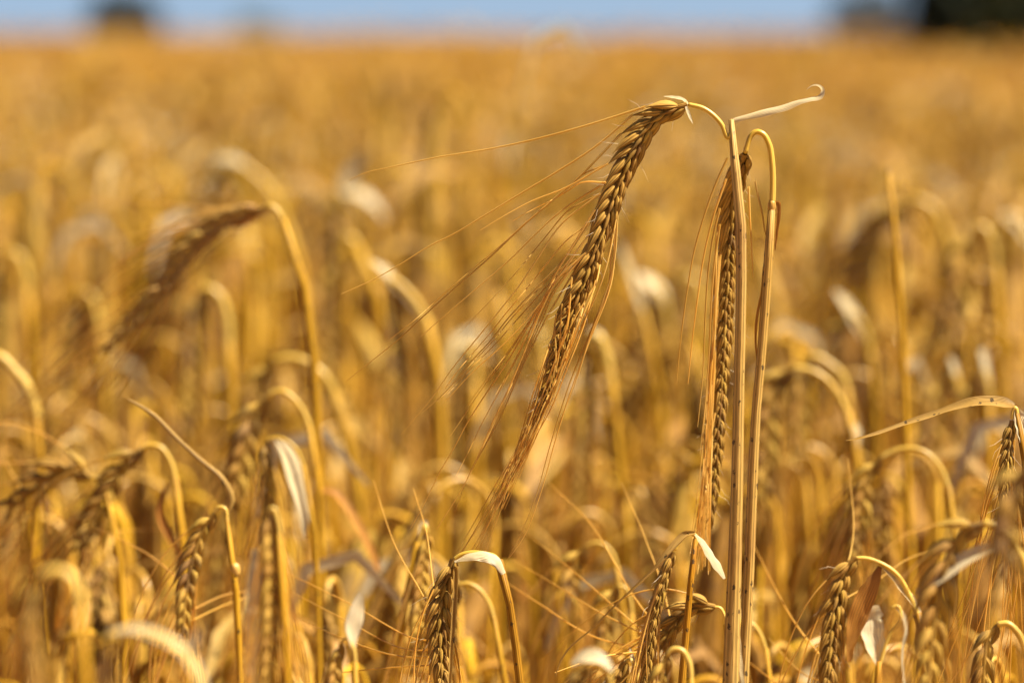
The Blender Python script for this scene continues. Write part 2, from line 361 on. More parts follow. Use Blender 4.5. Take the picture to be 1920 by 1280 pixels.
STRAW_GROUP = 'barley plants standing in the field'
def feature(label, d, stem, sw, neck=None, nw=9, ear=None, ear_w=58, leaves=(), awns=None, awn_len=0.085, roll=0.6, sharp=False,
            taper=(0.85, 1.0, 0.95, 0.8, 0.5), seed=0, awn_dir=None, spread=0.14, flare=0.36, node=None, extra_awns=(), base_dx=0.0, stem_m=None, ear_m=None, name='barley_plant', tip=False):
    """stem: rows from the lowest seen point up, sw its width(s); neck: rows from the stem top to the ear's foot; ear: rows from its foot to its tip."""
    d = FOCUS + (d - FOCUS) * (1.2 if d > 1.9 else 1.32) if d > 1.25 else d
    sp = px(stem, d)
    low = sp[0]; base = np.array([low[0] + base_dx, low[1] + 0.01, 0.0])
    k = K * d
    swl = np.interp(np.linspace(0, 1, len(sp)), np.linspace(0, 1, np.size(sw)), np.atleast_1d(sw)) * k / 2
    mid = base * .5 + low * .5 + np.array([base_dx * .1, 0, 0])
    full = np.column_stack([np.vstack([base, mid, sp]), np.concatenate([[swl[0] * 1.05, swl[0] * 1.05], swl])])
    root = link('x', None, None, base); root.name = name
    tag(root, label, 'barley plant', STRAW_GROUP)
    Q = smooth(full, 60 if sharp else 34)
    mb = MB(); tube(mb, Q[:, :3], Q[:, 3], 18 if sharp else 8, 0, ribs=9 if sharp else 0)
    if neck is not None:
        npts = np.vstack([sp[-1:] - (sp[-1] - sp[-2]) * 0.25, px(neck, d)])
        nr = np.linspace(nw, nw * 0.8, len(npts)) * k / 2
        Nq = smooth(np.column_stack([npts, nr]), 40 if sharp else 22)
        tube(mb, Nq[:, :3], Nq[:, 3], 14 if sharp else 7, 1)
    if node:
        for (nx, ny, nwid) in node:
            p = at(nx, ny, d); dirn = norm(sp[-1] - sp[-2])
            tube(mb, np.array([p - dirn * .0016, p - dirn * .0006, p + dirn * .0006, p + dirn * .0015]), np.array([.8, 1.0, 1.0, .75]) * nwid * k / 2, 14, 1)
    link('stem', mb.mesh('stem', [stem_m or M_STEM, M_NECK], base), root)
    for li, lf in enumerate(leaves):
        pts = lf['p']
        pw = np.column_stack([np.array([at(p[0], p[1], d + (p[3] if len(p) > 3 else 0)) for p in pts]), np.array([p[2] for p in pts]) * k * (.72 if d > 1.55 or d < .95 else 1.0)])
        q = smooth(pw, 44 if sharp else 22)
        b = MB(); ribbon(b, q[:, :3], q[:, 3], lf.get('n', (0.5, -0.6, 0.6)), lf.get('fold', 1.2), lf.get('twist', 0.0), 0, 10 if sharp else 6, lf.get('wave', 0.04), seed + li)
        lo = link('leaf', b.mesh('leaf', [lf.get('m', M_LEAF)], base), root)
        if lf.get('label'): lo['label'] = lf['label']
    if ear is None: return root
    E = smooth(px(ear, d), 60); sc = ear_w * k / 0.0092
    face = norm(EYE - E[10])
    if sharp:
        grains, scales, ax = ear_layout(E, face, sc, roll=roll, taper=taper, seed=seed, flare=flare)
        b = MB(); r0 = np.linspace(0.0011, 0.0005, len(E)) * sc; tube(b, E, r0, 7, 0)
        for q, s_ in enumerate(scales):
            v, f = SCALE_HI[q % 3]; b.add(s_[0] + v[:, :1] * s_[1] + v[:, 1:2] * s_[2] + v[:, 2:] * s_[3], f, 0, KERN_UV(v))
        ear_hairs(b, grains, 1, seed, 1)
        eo = link('ear', b.mesh('ear', [M_KERN, M_HAIR], base), root)
        for g in grains:
            ko = link('kernel', kern_mesh[(g[4] * 3 + seed) % 5], eo)
            mtx = Matrix.Identity(4)
            for c, vec in enumerate((g[1], g[2], g[3])):
                for r_ in range(3): mtx[r_][c] = vec[r_]
            for r_ in range(3): mtx[r_][3] = g[0][r_] - base[r_]
            ko.matrix_local = mtx
    else:
        b = MB(); grains, ax = merged_ear(b, E, face, sc, 0, 0, seed, 1, roll=roll, taper=taper, flare=flare)
        eo = link('ear', b.mesh('ear', [ear_m or M_KERN], base), root)
    td = norm(E[-1] - E[-8]) if awn_dir is None else norm(np.array(awn_dir, float))
    paths = []
    if awns is None:
        paths = [(p, 0.00026) for p in auto_awns(grains, td, awn_len, seed + 3, spread)]
    else:
        used = awns(grains, d) if callable(awns) else awns
        paths = used
    paths = list(paths) + [(px(a, d), 0.0003) for a in extra_awns]
    if sharp:
        for p, r0 in paths:
            q = smooth(p, 40); ra = np.linspace(1, 0.22, 40) ** 0.8 * r0
            b = MB(); tube(b, q, ra, 5, 0, cap=False)
            link('awn', b.mesh('awn', [M_AWN], base), eo)
    else:
        b = MB()
        for p, r0 in paths:
            q = smooth(p, 10); tube(b, q, np.linspace(1, 0.25, 10) * r0, 3, 0, cap=False)
        link('awns', b.mesh('awns', [M_AWN], base), eo)
    return root

# ------------------------------------------------------------------ the two tall plants in focus
def hero_awns(grains, d):
    """The bristles of the tall left ear: some traced one by one, the rest gathered along the ear towards the lower left."""
    r = np.random.default_rng(4); used = set()
    traced = [
        [(1205, 201), (1170, 210), (1090, 238), (1000, 262), (920, 279), (820, 295), (740, 312), (680, 326), (655, 338)],
        [(1190, 226), (1158, 242), (1112, 278), (1046, 321), (981, 360), (915, 400), (850, 439), (804, 462), (751, 495), (702, 523), (640, 551)],
        [(1178, 247), (1132, 285), (1073, 344), (1027, 383), (981, 423), (921, 480), (857, 536), (797, 590), (752, 632), (696, 677), (651, 713)],
        [(1152, 306), (1112, 324), (1056, 354), (997, 377), (948, 403), (900, 432)],
        [(1146, 320), (1096, 357), (1043, 403), (997, 446), (963, 480), (879, 553), (823, 601), (790, 630)],
        [(1138, 334), (1086, 373), (1050, 423), (1011, 480), (977, 531), (935, 584), (901, 626), (842, 699), (809, 747), (783, 778), (752, 815)],
        [(1115, 425), (1085, 455), (1053, 491), (1006, 539), (949, 601), (921, 637), (879, 682), (837, 733), (790, 775)],
        [(1105, 455), (1060, 512), (1014, 567), (977, 612), (935, 654), (893, 691), (837, 750)],
        [(1125, 390), (1092, 435), (1062, 480), (1034, 528), (1014, 573), (983, 623), (949, 682), (907, 744), (873, 798), (851, 840), (826, 882), (795, 945), (770, 990)],
        [(1120, 410), (1095, 450), (1076, 480), (1042, 528), (1017, 576), (983, 660), (958, 719), (921, 798), (900, 847), (874, 902), (820, 990)],
        [(1112, 430), (1080, 470), (1056, 516), (1022, 601), (991, 663), (963, 725), (935, 789), (910, 834), (877, 895), (855, 955)],
        [(1165, 450), (1140, 540), (1110, 620), (1078, 720), (1046, 800)],
        [(1170, 420), (1148, 520), (1105, 640), (1068, 740), (1040, 830), (1012, 930), (980, 1010), (955, 1045)],
        [(1172, 400), (1150, 500), (1112, 610), (1075, 700), (1030, 840), (1005, 930), (972, 1010), (950, 1050)],
    ]
    out = []
    tips = [(proj(g[0] + g[3] * .95), g) for g in grains]
    for q, t in enumerate(traced):
        want = 0 if q >= 11 else 1
        cand = [(math.hypot(p[0] - t[0][0], p[1] - t[0][1]), k) for k, (p, g) in enumerate(tips) if g[4] % 2 == want and g[4] not in used]
        k = min(cand)[1]; used.add(tips[k][1][4]); p0 = tips[k][0]
        t = [(p0[0], p0[1])] + [c for c in t[1:] if (c[0] < p0[0] - 46 if want else c[1] > p0[1] + 40)]
        dz = r.uniform(-0.006, 0.006)
        out.append((np.array([at(x, y, p0[2] * (1 - min(1, i / 3)) + (d - 0.002 + dz * (i / len(t))) * min(1, i / 3)) for i, (x, y) in enumerate(t)]), 0.00034 if q < 3 else 0.00028))
    for q in range(2, 10):
        a, b = smooth(np.array([(x, y, 0.0) for x, y in traced[q][1:]]), 12), smooth(np.array([(x, y, 0.0) for x, y in traced[q + 1][1:]]), 12)
        for w in r.uniform(.15, .85, 2 if q > 5 else 1):
            m_ = (a * w + b * (1 - w))[: r.integers(7, 12)]
            cand = min((math.hypot(p[0] - m_[0][0], p[1] - m_[0][1]), k) for k, (p, g) in enumerate(tips) if g[4] % 2 == 1)
            p0 = tips[cand[1]][0]
            t = [(p0[0], p0[1])] + [c for c in m_[:, :2] if c[0] < p0[0] - 46]
            out.append((np.array([at(x, y, p0[2] * (1 - min(1, i / 3)) + (d + r.normal(0, .002)) * min(1, i / 3)) for i, (x, y) in enumerate(t)]), 0.00021))
    lane = [(1105, 530), (1070, 610), (1040, 690), (1012, 765), (985, 830), (955, 895), (928, 955), (885, 1035)]
    for g in grains:
        if g[4] < 9: continue
        tip = g[0] + g[3]; tx, ty, td = proj(tip)
        end = r.normal(0, 1); wob = r.normal(0, 6)
        right = g[4] % 2 == 0
        if not right and g[4] < 12: continue
        if g[4] in used: continue
        if right and g[4] < 26 and g[4] % 4 == 2: continue
        side = r.uniform(6, 24) if right else r.uniform(-18, -3)
        pts = [tuple(proj(g[0] + g[3] * 0.93))]
        for (lx, ly) in lane:
            if ly < ty + 40: continue
            f = (ly - 530) / 500
            pts.append((lx + side * (1 - .55 * f) + wob * math.sin(f * 5) + end * 16 * max(0, f - .55) * 2, ly + r.normal(0, 2), d + r.normal(0, .0012) - 0.003 * (1 - f)))
        k = r.integers(0, 3) if ty < 640 else r.integers(0, 2)
        if len(pts) - k >= 3 and k: pts = pts[:-k]
        if len(pts) < 3: continue
        out.append((np.array([at(*p) for p in pts]), 0.00024))
    return out

feature('tallest sharp barley plant with its long ear bowed left and bristles fanned out', 1.20,
        stem=[(1370, 1283), (1382, 900), (1386, 700), (1390, 500), (1388, 400), (1378, 310), (1371, 225)], sw=[31, 22, 20, 19, 19, 17, 10], stem_m=M_SHEATH,
        neck=[(1366, 258), (1352, 232), (1335, 214), (1318, 203), (1291, 196)], nw=10,
        ear=[(1288, 196), (1262, 204), (1228, 224), (1197, 265), (1166, 325), (1142, 390), (1121, 450), (1100, 510), (1075, 570), (1050, 640), (1028, 715), (1006, 790)],
        ear_w=47, roll=0.62, taper=(1.0, 1.1, 1.1, 1.08, 1.05, 1.0, 0.85, 0.64, 0.42), sharp=True, seed=1, flare=0.38, awns=hero_awns,
        leaves=[dict(p=[(1369, 228, 9), (1378, 223, 11), (1388, 220, 12), (1410, 214, 15), (1440, 206, 19), (1470, 198, 20), (1497, 189, 17), (1520, 183, 17), (1538, 178, 16), (1541, 168, 11), (1534, 161, 7), (1523, 161, 4), (1513, 168, 2)],
                     fold=[3.2, 2.6, 2.2, 2.0, 1.8, 1.2], twist=[0.3, 0.2, 0.0, -0.2, -0.4], n=(-0.1, 0.4, -0.9), label='pale curled leaf pointing right'),
                dict(p=[(1292, 197, 5), (1280, 187, 9), (1262, 183, 8), (1245, 181, 2)], fold=1.2, n=(0, -0.5, .9)),
                dict(p=[(1286, 200, 5, -.004), (1290, 212, 7, -.004), (1295, 224, 5, -.004), (1299, 232, 1, -.004)], fold=1.5, n=(.4, -0.8, .4))])

def second_awns(grains, d):
    traced = [
        [(1364, 296), (1344, 340), (1322, 400), (1302, 470), (1288, 550), (1276, 640), (1268, 720)],
        [(1362, 335), (1338, 405), (1318, 490), (1308, 560), (1298, 640), (1290, 720)],
        [(1350, 390), (1338, 440), (1328, 510), (1322, 600), (1318, 700), (1308, 800)],
        [(1350, 420), (1340, 490), (1334, 560), (1330, 650), (1322, 760), (1312, 850)],
        [(1416, 338), (1421, 365), (1429, 400), (1436, 440), (1448, 470)],
        [(1404, 350), (1405, 380), (1408, 440), (1412, 520)],
    ]
    out = [(px(t, d), 0.00034) for t in traced]
    r = np.random.default_rng(9)
    for g in grains[7::2]:
        tip = proj(g[0] + g[3] * .93)
        x1, y1 = tip[0], tip[1]; sd = r.uniform(-16, 12)
        dd = tip[2] - d; pts = [(x1, y1, dd)]
        for f in (0.2, 0.45, 0.7, 1.0):
            pts.append((x1 + (1312 + sd * 1.6 - x1) * f * .9, y1 + (1080 - y1) * f * r.uniform(.85, 1.0), dd + r.normal(0, .003)))
        out.append((px(pts, d), 0.00028))
    return out

feature('tall sharp barley plant with a hooked neck and straight ear hanging behind the tallest stem', 1.215,
        stem=[(1393, 1283), (1404, 1080), (1411, 900), (1417, 780), (1428, 660), (1437, 540), (1443, 450), (1447, 388)], sw=[21, 19, 19, 17, 17, 17, 16, 13], stem_m=M_SHEATH,
        neck=[(1448, 375), (1449, 340), (1447, 300), (1441, 268), (1430, 251), (1418, 247), (1408, 255), (1402, 270), (1397, 287)], nw=12,
        ear=[(1397, 288), (1388, 312, .004), (1378, 340, .008), (1370, 400, .013), (1364, 480, .017), (1360, 560, .02), (1356, 640, .022), (1350, 740, .024), (1343, 840, .026), (1335, 920, .028), (1328, 985, .03)],
        ear_w=45, roll=0.9, taper=(1.3, 1.2, 1.0, 0.95, 0.9, 0.85, 0.75, 0.6), sharp=True, seed=2, flare=0.34, awns=second_awns, node=[(1447, 386, 15)],
        leaves=[dict(p=[(1450, 384, 4), (1458, 380, 8), (1460, 396, 8), (1457, 430, 6), (1453, 470, 2)], fold=1.6, m=M_RUST, n=(.3, -.8, .2), label='short rust brown leaf stub'),
                dict(p=[(1431, 500, 3), (1427, 550, 5), (1419, 590, 6), (1416, 640, 5), (1419, 675, 2)], fold=2.0, m=M_RUST, n=(.5, -.8, .1)),
                dict(p=[(1392, 1290, 10, -.006), (1387, 1230, 10, -.006), (1383, 1180, 7, -.006), (1380, 1155, 2, -.006)], fold=1.4, n=(.5, -.8, .3))])

# ------------------------------------------------------------------ shorter plants near the plane of focus
feature('short sharp barley plant, flattened neck folded left beneath the bristles of the tallest ear', 1.19,
        stem=[(976, 1285), (968, 1220), (960, 1160), (952, 1110), (943, 1070), (935, 1050)], sw=[15, 15, 14, 14, 15, 16],
        neck=[(928, 1044), (905, 1037), (880, 1036), (862, 1041), (852, 1048)], nw=10,
        ear=[(850, 1048), (842, 1070), (832, 1100), (826, 1150), (825, 1200), (828, 1250), (832, 1300), (836, 1350)], ear_w=50, roll=0.5, sharp=True, seed=3, awn_len=0.06, awn_dir=(0.02, 0, -1), spread=.1,
        extra_awns=[[(828, 1200), (760, 1190, .04), (650, 1128, .07), (535, 1072, .09)], [(828, 1215), (745, 1212, .04), (640, 1158, .07), (525, 1098, .09)], [(826, 1230), (740, 1228, .03), (640, 1195, .06), (540, 1150, .09)], [(828, 1245), (740, 1250, .02), (620, 1262, .05)],
                    [(826, 1180), (790, 1110, .03), (740, 1020, .06), (700, 900, .09)], [(828, 1165), (812, 1090, .03), (800, 1000, .05), (775, 915, .07)]],
        leaves=[dict(p=[(945, 1075, 10, -.003), (930, 1050, 22, -.003), (905, 1040, 24, -.003), (878, 1042, 18, -.003), (852, 1052, 5, -.003)], fold=1.5, n=(0, .6, -.8), twist=[0, .4]),
                dict(p=[(848, 1085, 6, -.004), (853, 1060, 9, -.004), (852, 1120, 10, -.004), (847, 1200, 9, -.004), (842, 1290, 7, -.004)], fold=2.4, m=M_TAN, n=(.4, -.8, .1))])
feature('barley plant with thin pale neck arched just behind the short sharp one', 1.30,
        stem=[(948, 1285), (938, 1210), (925, 1155)], sw=[11, 11, 10], neck=[(912, 1122), (895, 1102), (876, 1093), (858, 1096)], nw=9,
        ear=[(856, 1098), (845, 1130), (840, 1180), (838, 1300)], ear_w=40, seed=4)
feature('sharp barley plant with long brown twisted leaf slanting down left and white leaf tip', 1.20,
        stem=[(1262, 1500), (1285, 1200), (1296, 1080), (1304, 1010)], sw=[14, 13, 11, 9], neck=[(1303, 1003), (1294, 999), (1280, 1006), (1265, 1030)], nw=9,
        ear=[(1262, 1035), (1252, 1062), (1240, 1100), (1228, 1150), (1218, 1210), (1208, 1280), (1200, 1330)], ear_w=38, roll=0.9, sharp=True, seed=5, awn_len=.05, awn_dir=(-0.12, 0, -1), flare=.25,
        leaves=[dict(p=[(1302, 999, 5, -.004), (1318, 1016, 16, -.005), (1334, 1042, 21, -.006), (1350, 1066, 20, -.006), (1359, 1084, 6, -.006)], fold=.8, n=(-.55, .6, -.6), label='folded white leaf tip'),
                dict(p=[(1304, 1000, 8, -.006), (1288, 1003, 14, -.006), (1268, 1022, 15, -.007), (1240, 1055, 12, -.008), (1205, 1090, 9, -.008), (1160, 1130, 7, -.008), (1110, 1180, 6, -.008), (1063, 1222, 6, -.008), (1052, 1240, 5, -.008), (1042, 1267, 2, -.008)], fold=2.8, twist=[0, .8, 1.6], m=M_TAN, n=(.3, -.6, .7))])
feature('low barley plant with small spreading ear nodding left behind the white leaf tip', 1.235,
        stem=[(1372, 1400), (1366, 1250), (1360, 1170)], sw=[10, 9, 8], neck=[(1357, 1150), (1350, 1139), (1340, 1137)], nw=7,
        ear=[(1340, 1137), (1318, 1133), (1296, 1138), (1272, 1158), (1252, 1185), (1238, 1215)], ear_w=46, roll=.5, sharp=True, seed=6, awn_len=.05, flare=.45, awn_dir=(-.7, 0, -.7),
        extra_awns=[[(1238, 1212), (1150, 1135, .03), (1060, 1058, .06), (975, 990, .09)], [(1250, 1195), (1190, 1120, .03), (1110, 985, .06), (1030, 905, .09)], [(1242, 1205), (1130, 1150, .02), (1045, 1098, .05), (960, 1048, .07)],
                    [(1262, 1180), (1236, 1080, .03), (1200, 985, .05), (1165, 905, .07)], [(1230, 1220), (1120, 1195, .02), (1010, 1130, .05), (940, 1085, .07)], [(1236, 1218), (1130, 1230, -.02), (1040, 1260, -.04)]])
feature('small low barley plant with stubby ear poking up at the lower edge', 1.24,
        stem=[(1200, 1500), (1197, 1330), (1193, 1270)], sw=[9, 9, 8], neck=[(1190, 1245), (1183, 1236), (1172, 1240)], nw=8,
        ear=[(1172, 1240), (1164, 1252), (1160, 1275), (1158, 1330)], ear_w=50, seed=7, sharp=True, awn_len=.05,
        leaves=[dict(p=[(1192, 1275, 8), (1188, 1245, 12), (1182, 1222, 8), (1180, 1212, 2)], fold=1.4)])
feature('barley plant with downcurved neck beside a broad rust coloured leaf', 1.245,
        stem=[(1772, 1400), (1750, 1260), (1731, 1190), (1720, 1150)], sw=[13, 13, 14, 17], neck=[(1705, 1115), (1680, 1075), (1650, 1055), (1620, 1046), (1605, 1046)], nw=10,
        ear=[(1604, 1046), (1588, 1062), (1574, 1100), (1564, 1150), (1558, 1200), (1554, 1260), (1552, 1320)], ear_w=52, roll=.5, sharp=True, seed=8, awn_len=.06, awn_dir=(-.1, 0, -1),
        extra_awns=[[(1556, 1250), (1480, 1150, .04), (1405, 1005, .07)], [(1552, 1280), (1500, 1258, .03), (1440, 1195, .06)], [(1552, 1300), (1480, 1290, .02), (1400, 1238, .05)], [(1570, 1130), (1640, 1090, .03), (1720, 1040, .06), (1790, 1030, .08)], [(1575, 1110), (1600, 1000, .03), (1590, 860, .06)]],
        leaves=[dict(p=[(1650, 1062, 8), (1638, 1088, 26), (1622, 1120, 38), (1606, 1160, 36), (1596, 1200, 20), (1592, 1240, 8)], fold=0.9, m=M_RUST, n=(.2, -.95, .2), label='broad rust coloured leaf'),
                dict(p=[(1648, 1056, 6), (1670, 1078, 14), (1695, 1110, 20), (1712, 1130, 17), (1728, 1160, 8)], fold=1.6, n=(.3, -.6, .7))])
feature('barley plant whose torn pale sheath bulges like a cup beside the rust leaf', 1.255,
        stem=[(1640, 1420), (1645, 1300), (1648, 1240)], sw=[14, 13, 12], neck=[(1668, 1190), (1690, 1155), (1682, 1135), (1672, 1140)], nw=7,
        ear=None, seed=9, sharp=True,
        leaves=[dict(p=[(1646, 1245, 12), (1638, 1215, 40), (1630, 1180, 52), (1636, 1148, 40), (1650, 1140, 26)], fold=1.7, n=(.4, -.8, .45), label='cup shaped torn sheath'),
                dict(p=[(1676, 1136, 6), (1690, 1150, 12), (1697, 1180, 11), (1692, 1210, 8), (1695, 1290, 7)], fold=1.5)])
feature('barley plant with a long twisted tan leaf reaching left from the right edge', 1.20,
        stem=[(1930, 1400), (1928, 1000), (1922, 860), (1906, 775)], sw=[16, 15, 14, 10], neck=[(1902, 765), (1899, 770), (1897, 785)], nw=8,
        ear=[(1897, 788), (1892, 815), (1888, 860), (1884, 930), (1880, 1000)], ear_w=34, roll=.8, sharp=True, seed=10, awn_len=.07, awn_dir=(-.1, 0, -1),
        leaves=[dict(p=[(1902, 760, 8), (1888, 756, 20), (1860, 752, 23), (1822, 754, 20), (1780, 766, 15), (1740, 780, 14), (1690, 797, 13), (1640, 815, 11), (1605, 824, 8), (1586, 826, 2)], fold=[1.0, 1.1, 1.5, 2.2], twist=[0, .3, .8], m=M_TAN, n=(.15, -.85, .5), label='twisted tan leaf'),
                dict(p=[(1905, 764, 8), (1912, 785, 26), (1918, 810, 28), (1922, 840, 14)], fold=1.2, n=(.2, -.9, .4))])

# ------------------------------------------------------------------ plants that stand nearer or farther, out of focus
F = feature
F('blurred barley plant with thick ear stretched diagonally down left, neck against a pale arched stem', 1.42,
  stem=[(598, 1000), (592, 760), (575, 560), (548, 460), (528, 410)], sw=[16, 17, 18, 19, 16], neck=[(518, 393), (508, 386), (498, 388)], nw=10,
  ear=[(498, 388), (470, 396), (430, 408), (390, 435), (350, 475), (318, 520), (285, 560), (245, 605), (195, 660)], ear_w=44, roll=.5, seed=21, ear_m=M_HUSK, awn_len=.09, awn_dir=(-.66, 0, -.72), spread=.045,
  leaves=[dict(p=[(510, 388, 8), (485, 402, 15), (455, 418, 17), (425, 425, 5)], fold=1, m=M_RUST)],
  extra_awns=[[(460, 398), (360, 385), (240, 378), (120, 372)], [(430, 410), (330, 425), (230, 445), (140, 462)], [(390, 435), (300, 470), (220, 510)]])
F('soft pale barley plant arching its neck left above the diagonal ear', 2.1,
  stem=[(600, 1000), (580, 650), (560, 500), (535, 420)], sw=[13, 14, 15, 16], neck=[(510, 365), (480, 330), (450, 312), (425, 310)], nw=14,
  ear=[(425, 312), (405, 330), (392, 365), (385, 420), (380, 480)], ear_w=50, seed=22, leaves=[dict(p=[(470, 318, 10), (440, 300, 28), (410, 300, 26), (392, 320, 8)], fold=1)])
F('hazy barley plant with pale leaf flipped upward like a flame at upper centre left', 2.2,
  stem=[(665, 900), (655, 600), (648, 420)], sw=[11, 12, 12], neck=[(645, 385), (640, 362), (632, 355)], nw=11,
  ear=[(632, 356), (622, 390), (618, 450), (620, 520)], ear_w=45, seed=23,
  leaves=[dict(p=[(640, 365, 12), (650, 335, 40), (668, 305, 34), (690, 280, 6)], fold=1.2), dict(p=[(640, 362, 8), (670, 362, 34), (700, 380, 26), (722, 410, 6)], fold=1.0)])
F('blurred barley plant with sharply bent pale neck peaked at the left of centre', 1.85,
  stem=[(745, 1100), (738, 900), (730, 700), (712, 580), (690, 510), (668, 465)], sw=[16, 17, 18, 20, 22, 22], neck=[(658, 448), (648, 446), (638, 462), (628, 488)], nw=16,
  ear=[(627, 490), (620, 530), (616, 590), (616, 650), (618, 720)], ear_w=46, seed=24, awn_len=.07, awn_dir=(-.02, 0, -1))
F('blurred barley plant with a broad white leaf draped along its bowed neck', 1.62,
  stem=[(830, 1100), (828, 900), (822, 740), (812, 640), (800, 600)], sw=[16, 17, 18, 19, 20], neck=[(785, 575), (765, 548), (745, 530), (730, 525)], nw=16,
  ear=[(728, 527), (735, 580), (740, 660), (742, 760), (742, 850)], ear_w=42, seed=25,
  leaves=[dict(p=[(695, 490, 10), (718, 505, 28), (745, 540, 33), (775, 572, 30), (800, 605, 22), (812, 640, 8)], fold=1.1, n=(.4, -.5, .75)), dict(p=[(822, 735, 8), (826, 745, 26), (815, 760, 14)], fold=1)])
F('blurred barley plant with creamy bowed neck and dark ear at left of centre', 1.55,
  stem=[(690, 1200), (676, 980), (660, 860), (640, 780), (625, 735)], sw=[17, 18, 19, 20, 21], neck=[(608, 705), (585, 685), (555, 672), (530, 672), (510, 678)], nw=17,
  ear=[(508, 680), (488, 705), (475, 750), (462, 820), (452, 890)], ear_w=50, seed=26)
F('barley plant with slender golden neck arched over a shaggy dark ear', 1.40,
  stem=[(610, 1300), (604, 1100), (600, 950), (592, 850), (580, 800)], sw=[12, 13, 13, 12, 11], neck=[(566, 768), (548, 745), (528, 733), (512, 736), (500, 745)], nw=11,
  ear=[(500, 746), (482, 765), (468, 800), (456, 845), (446, 890), (438, 930)], ear_w=62, seed=27, awn_len=.06, awn_dir=(-.1, 0, -1), spread=.2,
  leaves=[dict(p=[(600, 920, 8), (620, 920, 14), (650, 950, 18), (680, 1000, 20), (710, 1070, 10)], fold=1.2, m=M_RUST)])
F('blurred barley plant with one wide cream leaf hanging like a blade, lower left of centre', 1.34,
  stem=[(600, 1300), (592, 1050), (582, 920), (568, 870)], sw=[10, 10, 9, 8], neck=[(553, 838), (535, 824), (515, 820), (498, 826)], nw=6,
  ear=[(497, 827), (500, 870), (500, 950), (496, 1020)], ear_w=34, seed=28,
  leaves=[dict(p=[(515, 822, 6), (530, 840, 30), (548, 880, 44), (562, 930, 44), (570, 975, 24), (572, 1010, 5)], fold=.7, n=(.7, -.6, .35), label='wide cream leaf blade')])
F('blurred barley plant bending a white leaf into the frame at the left edge', 1.48,
  stem=[(62, 1200), (70, 950), (76, 830), (66, 760)], sw=[14, 14, 15, 17], neck=[(50, 725), (25, 692), (0, 668), (-20, 660)], nw=20,
  ear=[(-22, 661), (-40, 690), (-50, 750), (-52, 830)], ear_w=46, seed=29, leaves=[dict(p=[(70, 770, 8), (50, 722, 26), (22, 690, 26), (-5, 665, 18)], fold=1.3)])
F('barley plant with ear lying almost level, pale husks upward, at the far left', 1.36,
  stem=[(232, 1300), (226, 1060), (214, 960), (200, 925)], sw=[9, 10, 10, 9], neck=[(192, 905), (180, 895), (170, 895)], nw=8,
  ear=[(170, 895), (148, 878), (118, 880), (85, 900), (50, 930), (15, 955)], ear_w=56, seed=30, awn_dir=(-.9, 0, -.4), flare=.45, extra_awns=[[(60, 930), (140, 985), (300, 992)], [(40, 940), (30, 1050), (5, 1200)], [(62, 935), (60, 1060), (24, 1230)], [(80, 920), (95, 1040), (70, 1180)], [(50, 930), (10, 860), (15, 780)]])
F('barley plant with knobbly curved stem and dark ear drooping beside a yellow stalk', 1.36,
  stem=[(352, 1250), (346, 1080), (338, 960), (328, 895)], sw=[13, 13, 13, 13], neck=[(316, 858), (300, 838), (282, 834), (268, 842)], nw=11,
  ear=[(266, 843), (240, 858), (218, 890), (195, 930), (170, 975), (150, 1020)], ear_w=52, seed=31, awn_dir=(-.5, 0, -.85),
  leaves=[dict(p=[(345, 1050, 6), (318, 1010, 18), (300, 960, 20), (312, 905, 8)], fold=1, m=M_RUST)])
F('barley plant with pale crooked collar, dark ear and long leaf slanting up left', 1.27,
  stem=[(452, 1300), (446, 1180), (440, 1080), (432, 1010), (424, 965)], sw=[13, 13, 12, 9, 8], neck=[(420, 952), (412, 950), (402, 962)], nw=8,
  ear=[(402, 962), (384, 985), (366, 1030), (352, 1085), (345, 1140), (342, 1190)], ear_w=46, seed=32, awn_dir=(-.1, 0, -1), extra_awns=[[(345, 1170), (430, 1130, .02), (540, 1105, .05)], [(346, 1150), (440, 1110, .02), (560, 1120, .04)], [(350, 1100), (280, 1040, .02), (180, 990, .04)], [(344, 1185), (300, 1230), (260, 1290)]], node=[(441, 1066, 18)],
  leaves=[dict(p=[(424, 965, 7), (434, 938, 13), (418, 900, 12), (375, 862, 10), (330, 820, 9), (285, 775, 8), (240, 748, 4)], fold=2.2, n=(-.3, .6, -.7), m=M_TAN)])
F('strongly blurred barley plant with greyish folded neck and dark ear, nearest on the left', 0.87,
  stem=[(165, 1500), (162, 1300), (158, 1180), (148, 1120)], sw=[20, 20, 22, 22], neck=[(138, 1090), (115, 1072), (92, 1072), (75, 1082)], nw=24,
  ear=[(75, 1083), (68, 1120), (66, 1180), (72, 1260), (80, 1340)], ear_w=62, seed=33)
F('strongly blurred barley plant with whitish arched leaf along the bottom left edge', 0.90,
  stem=[(392, 1600), (385, 1400), (378, 1300)], sw=[16, 16, 16], neck=[(370, 1265), (345, 1225), (300, 1195), (250, 1185)], nw=14,
  ear=[(248, 1186), (222, 1200), (205, 1240), (200, 1310)], ear_w=46, seed=34,
  leaves=[dict(p=[(205, 1185, 16), (250, 1180, 34), (300, 1195, 44), (345, 1225, 48), (375, 1275, 36), (385, 1310, 20)], fold=1, n=(.2, -.4, .9)), dict(p=[(352, 1240, 14), (360, 1210, 30), (372, 1188, 20), (380, 1172, 4)], fold=1, n=(0, -.9, .3))])
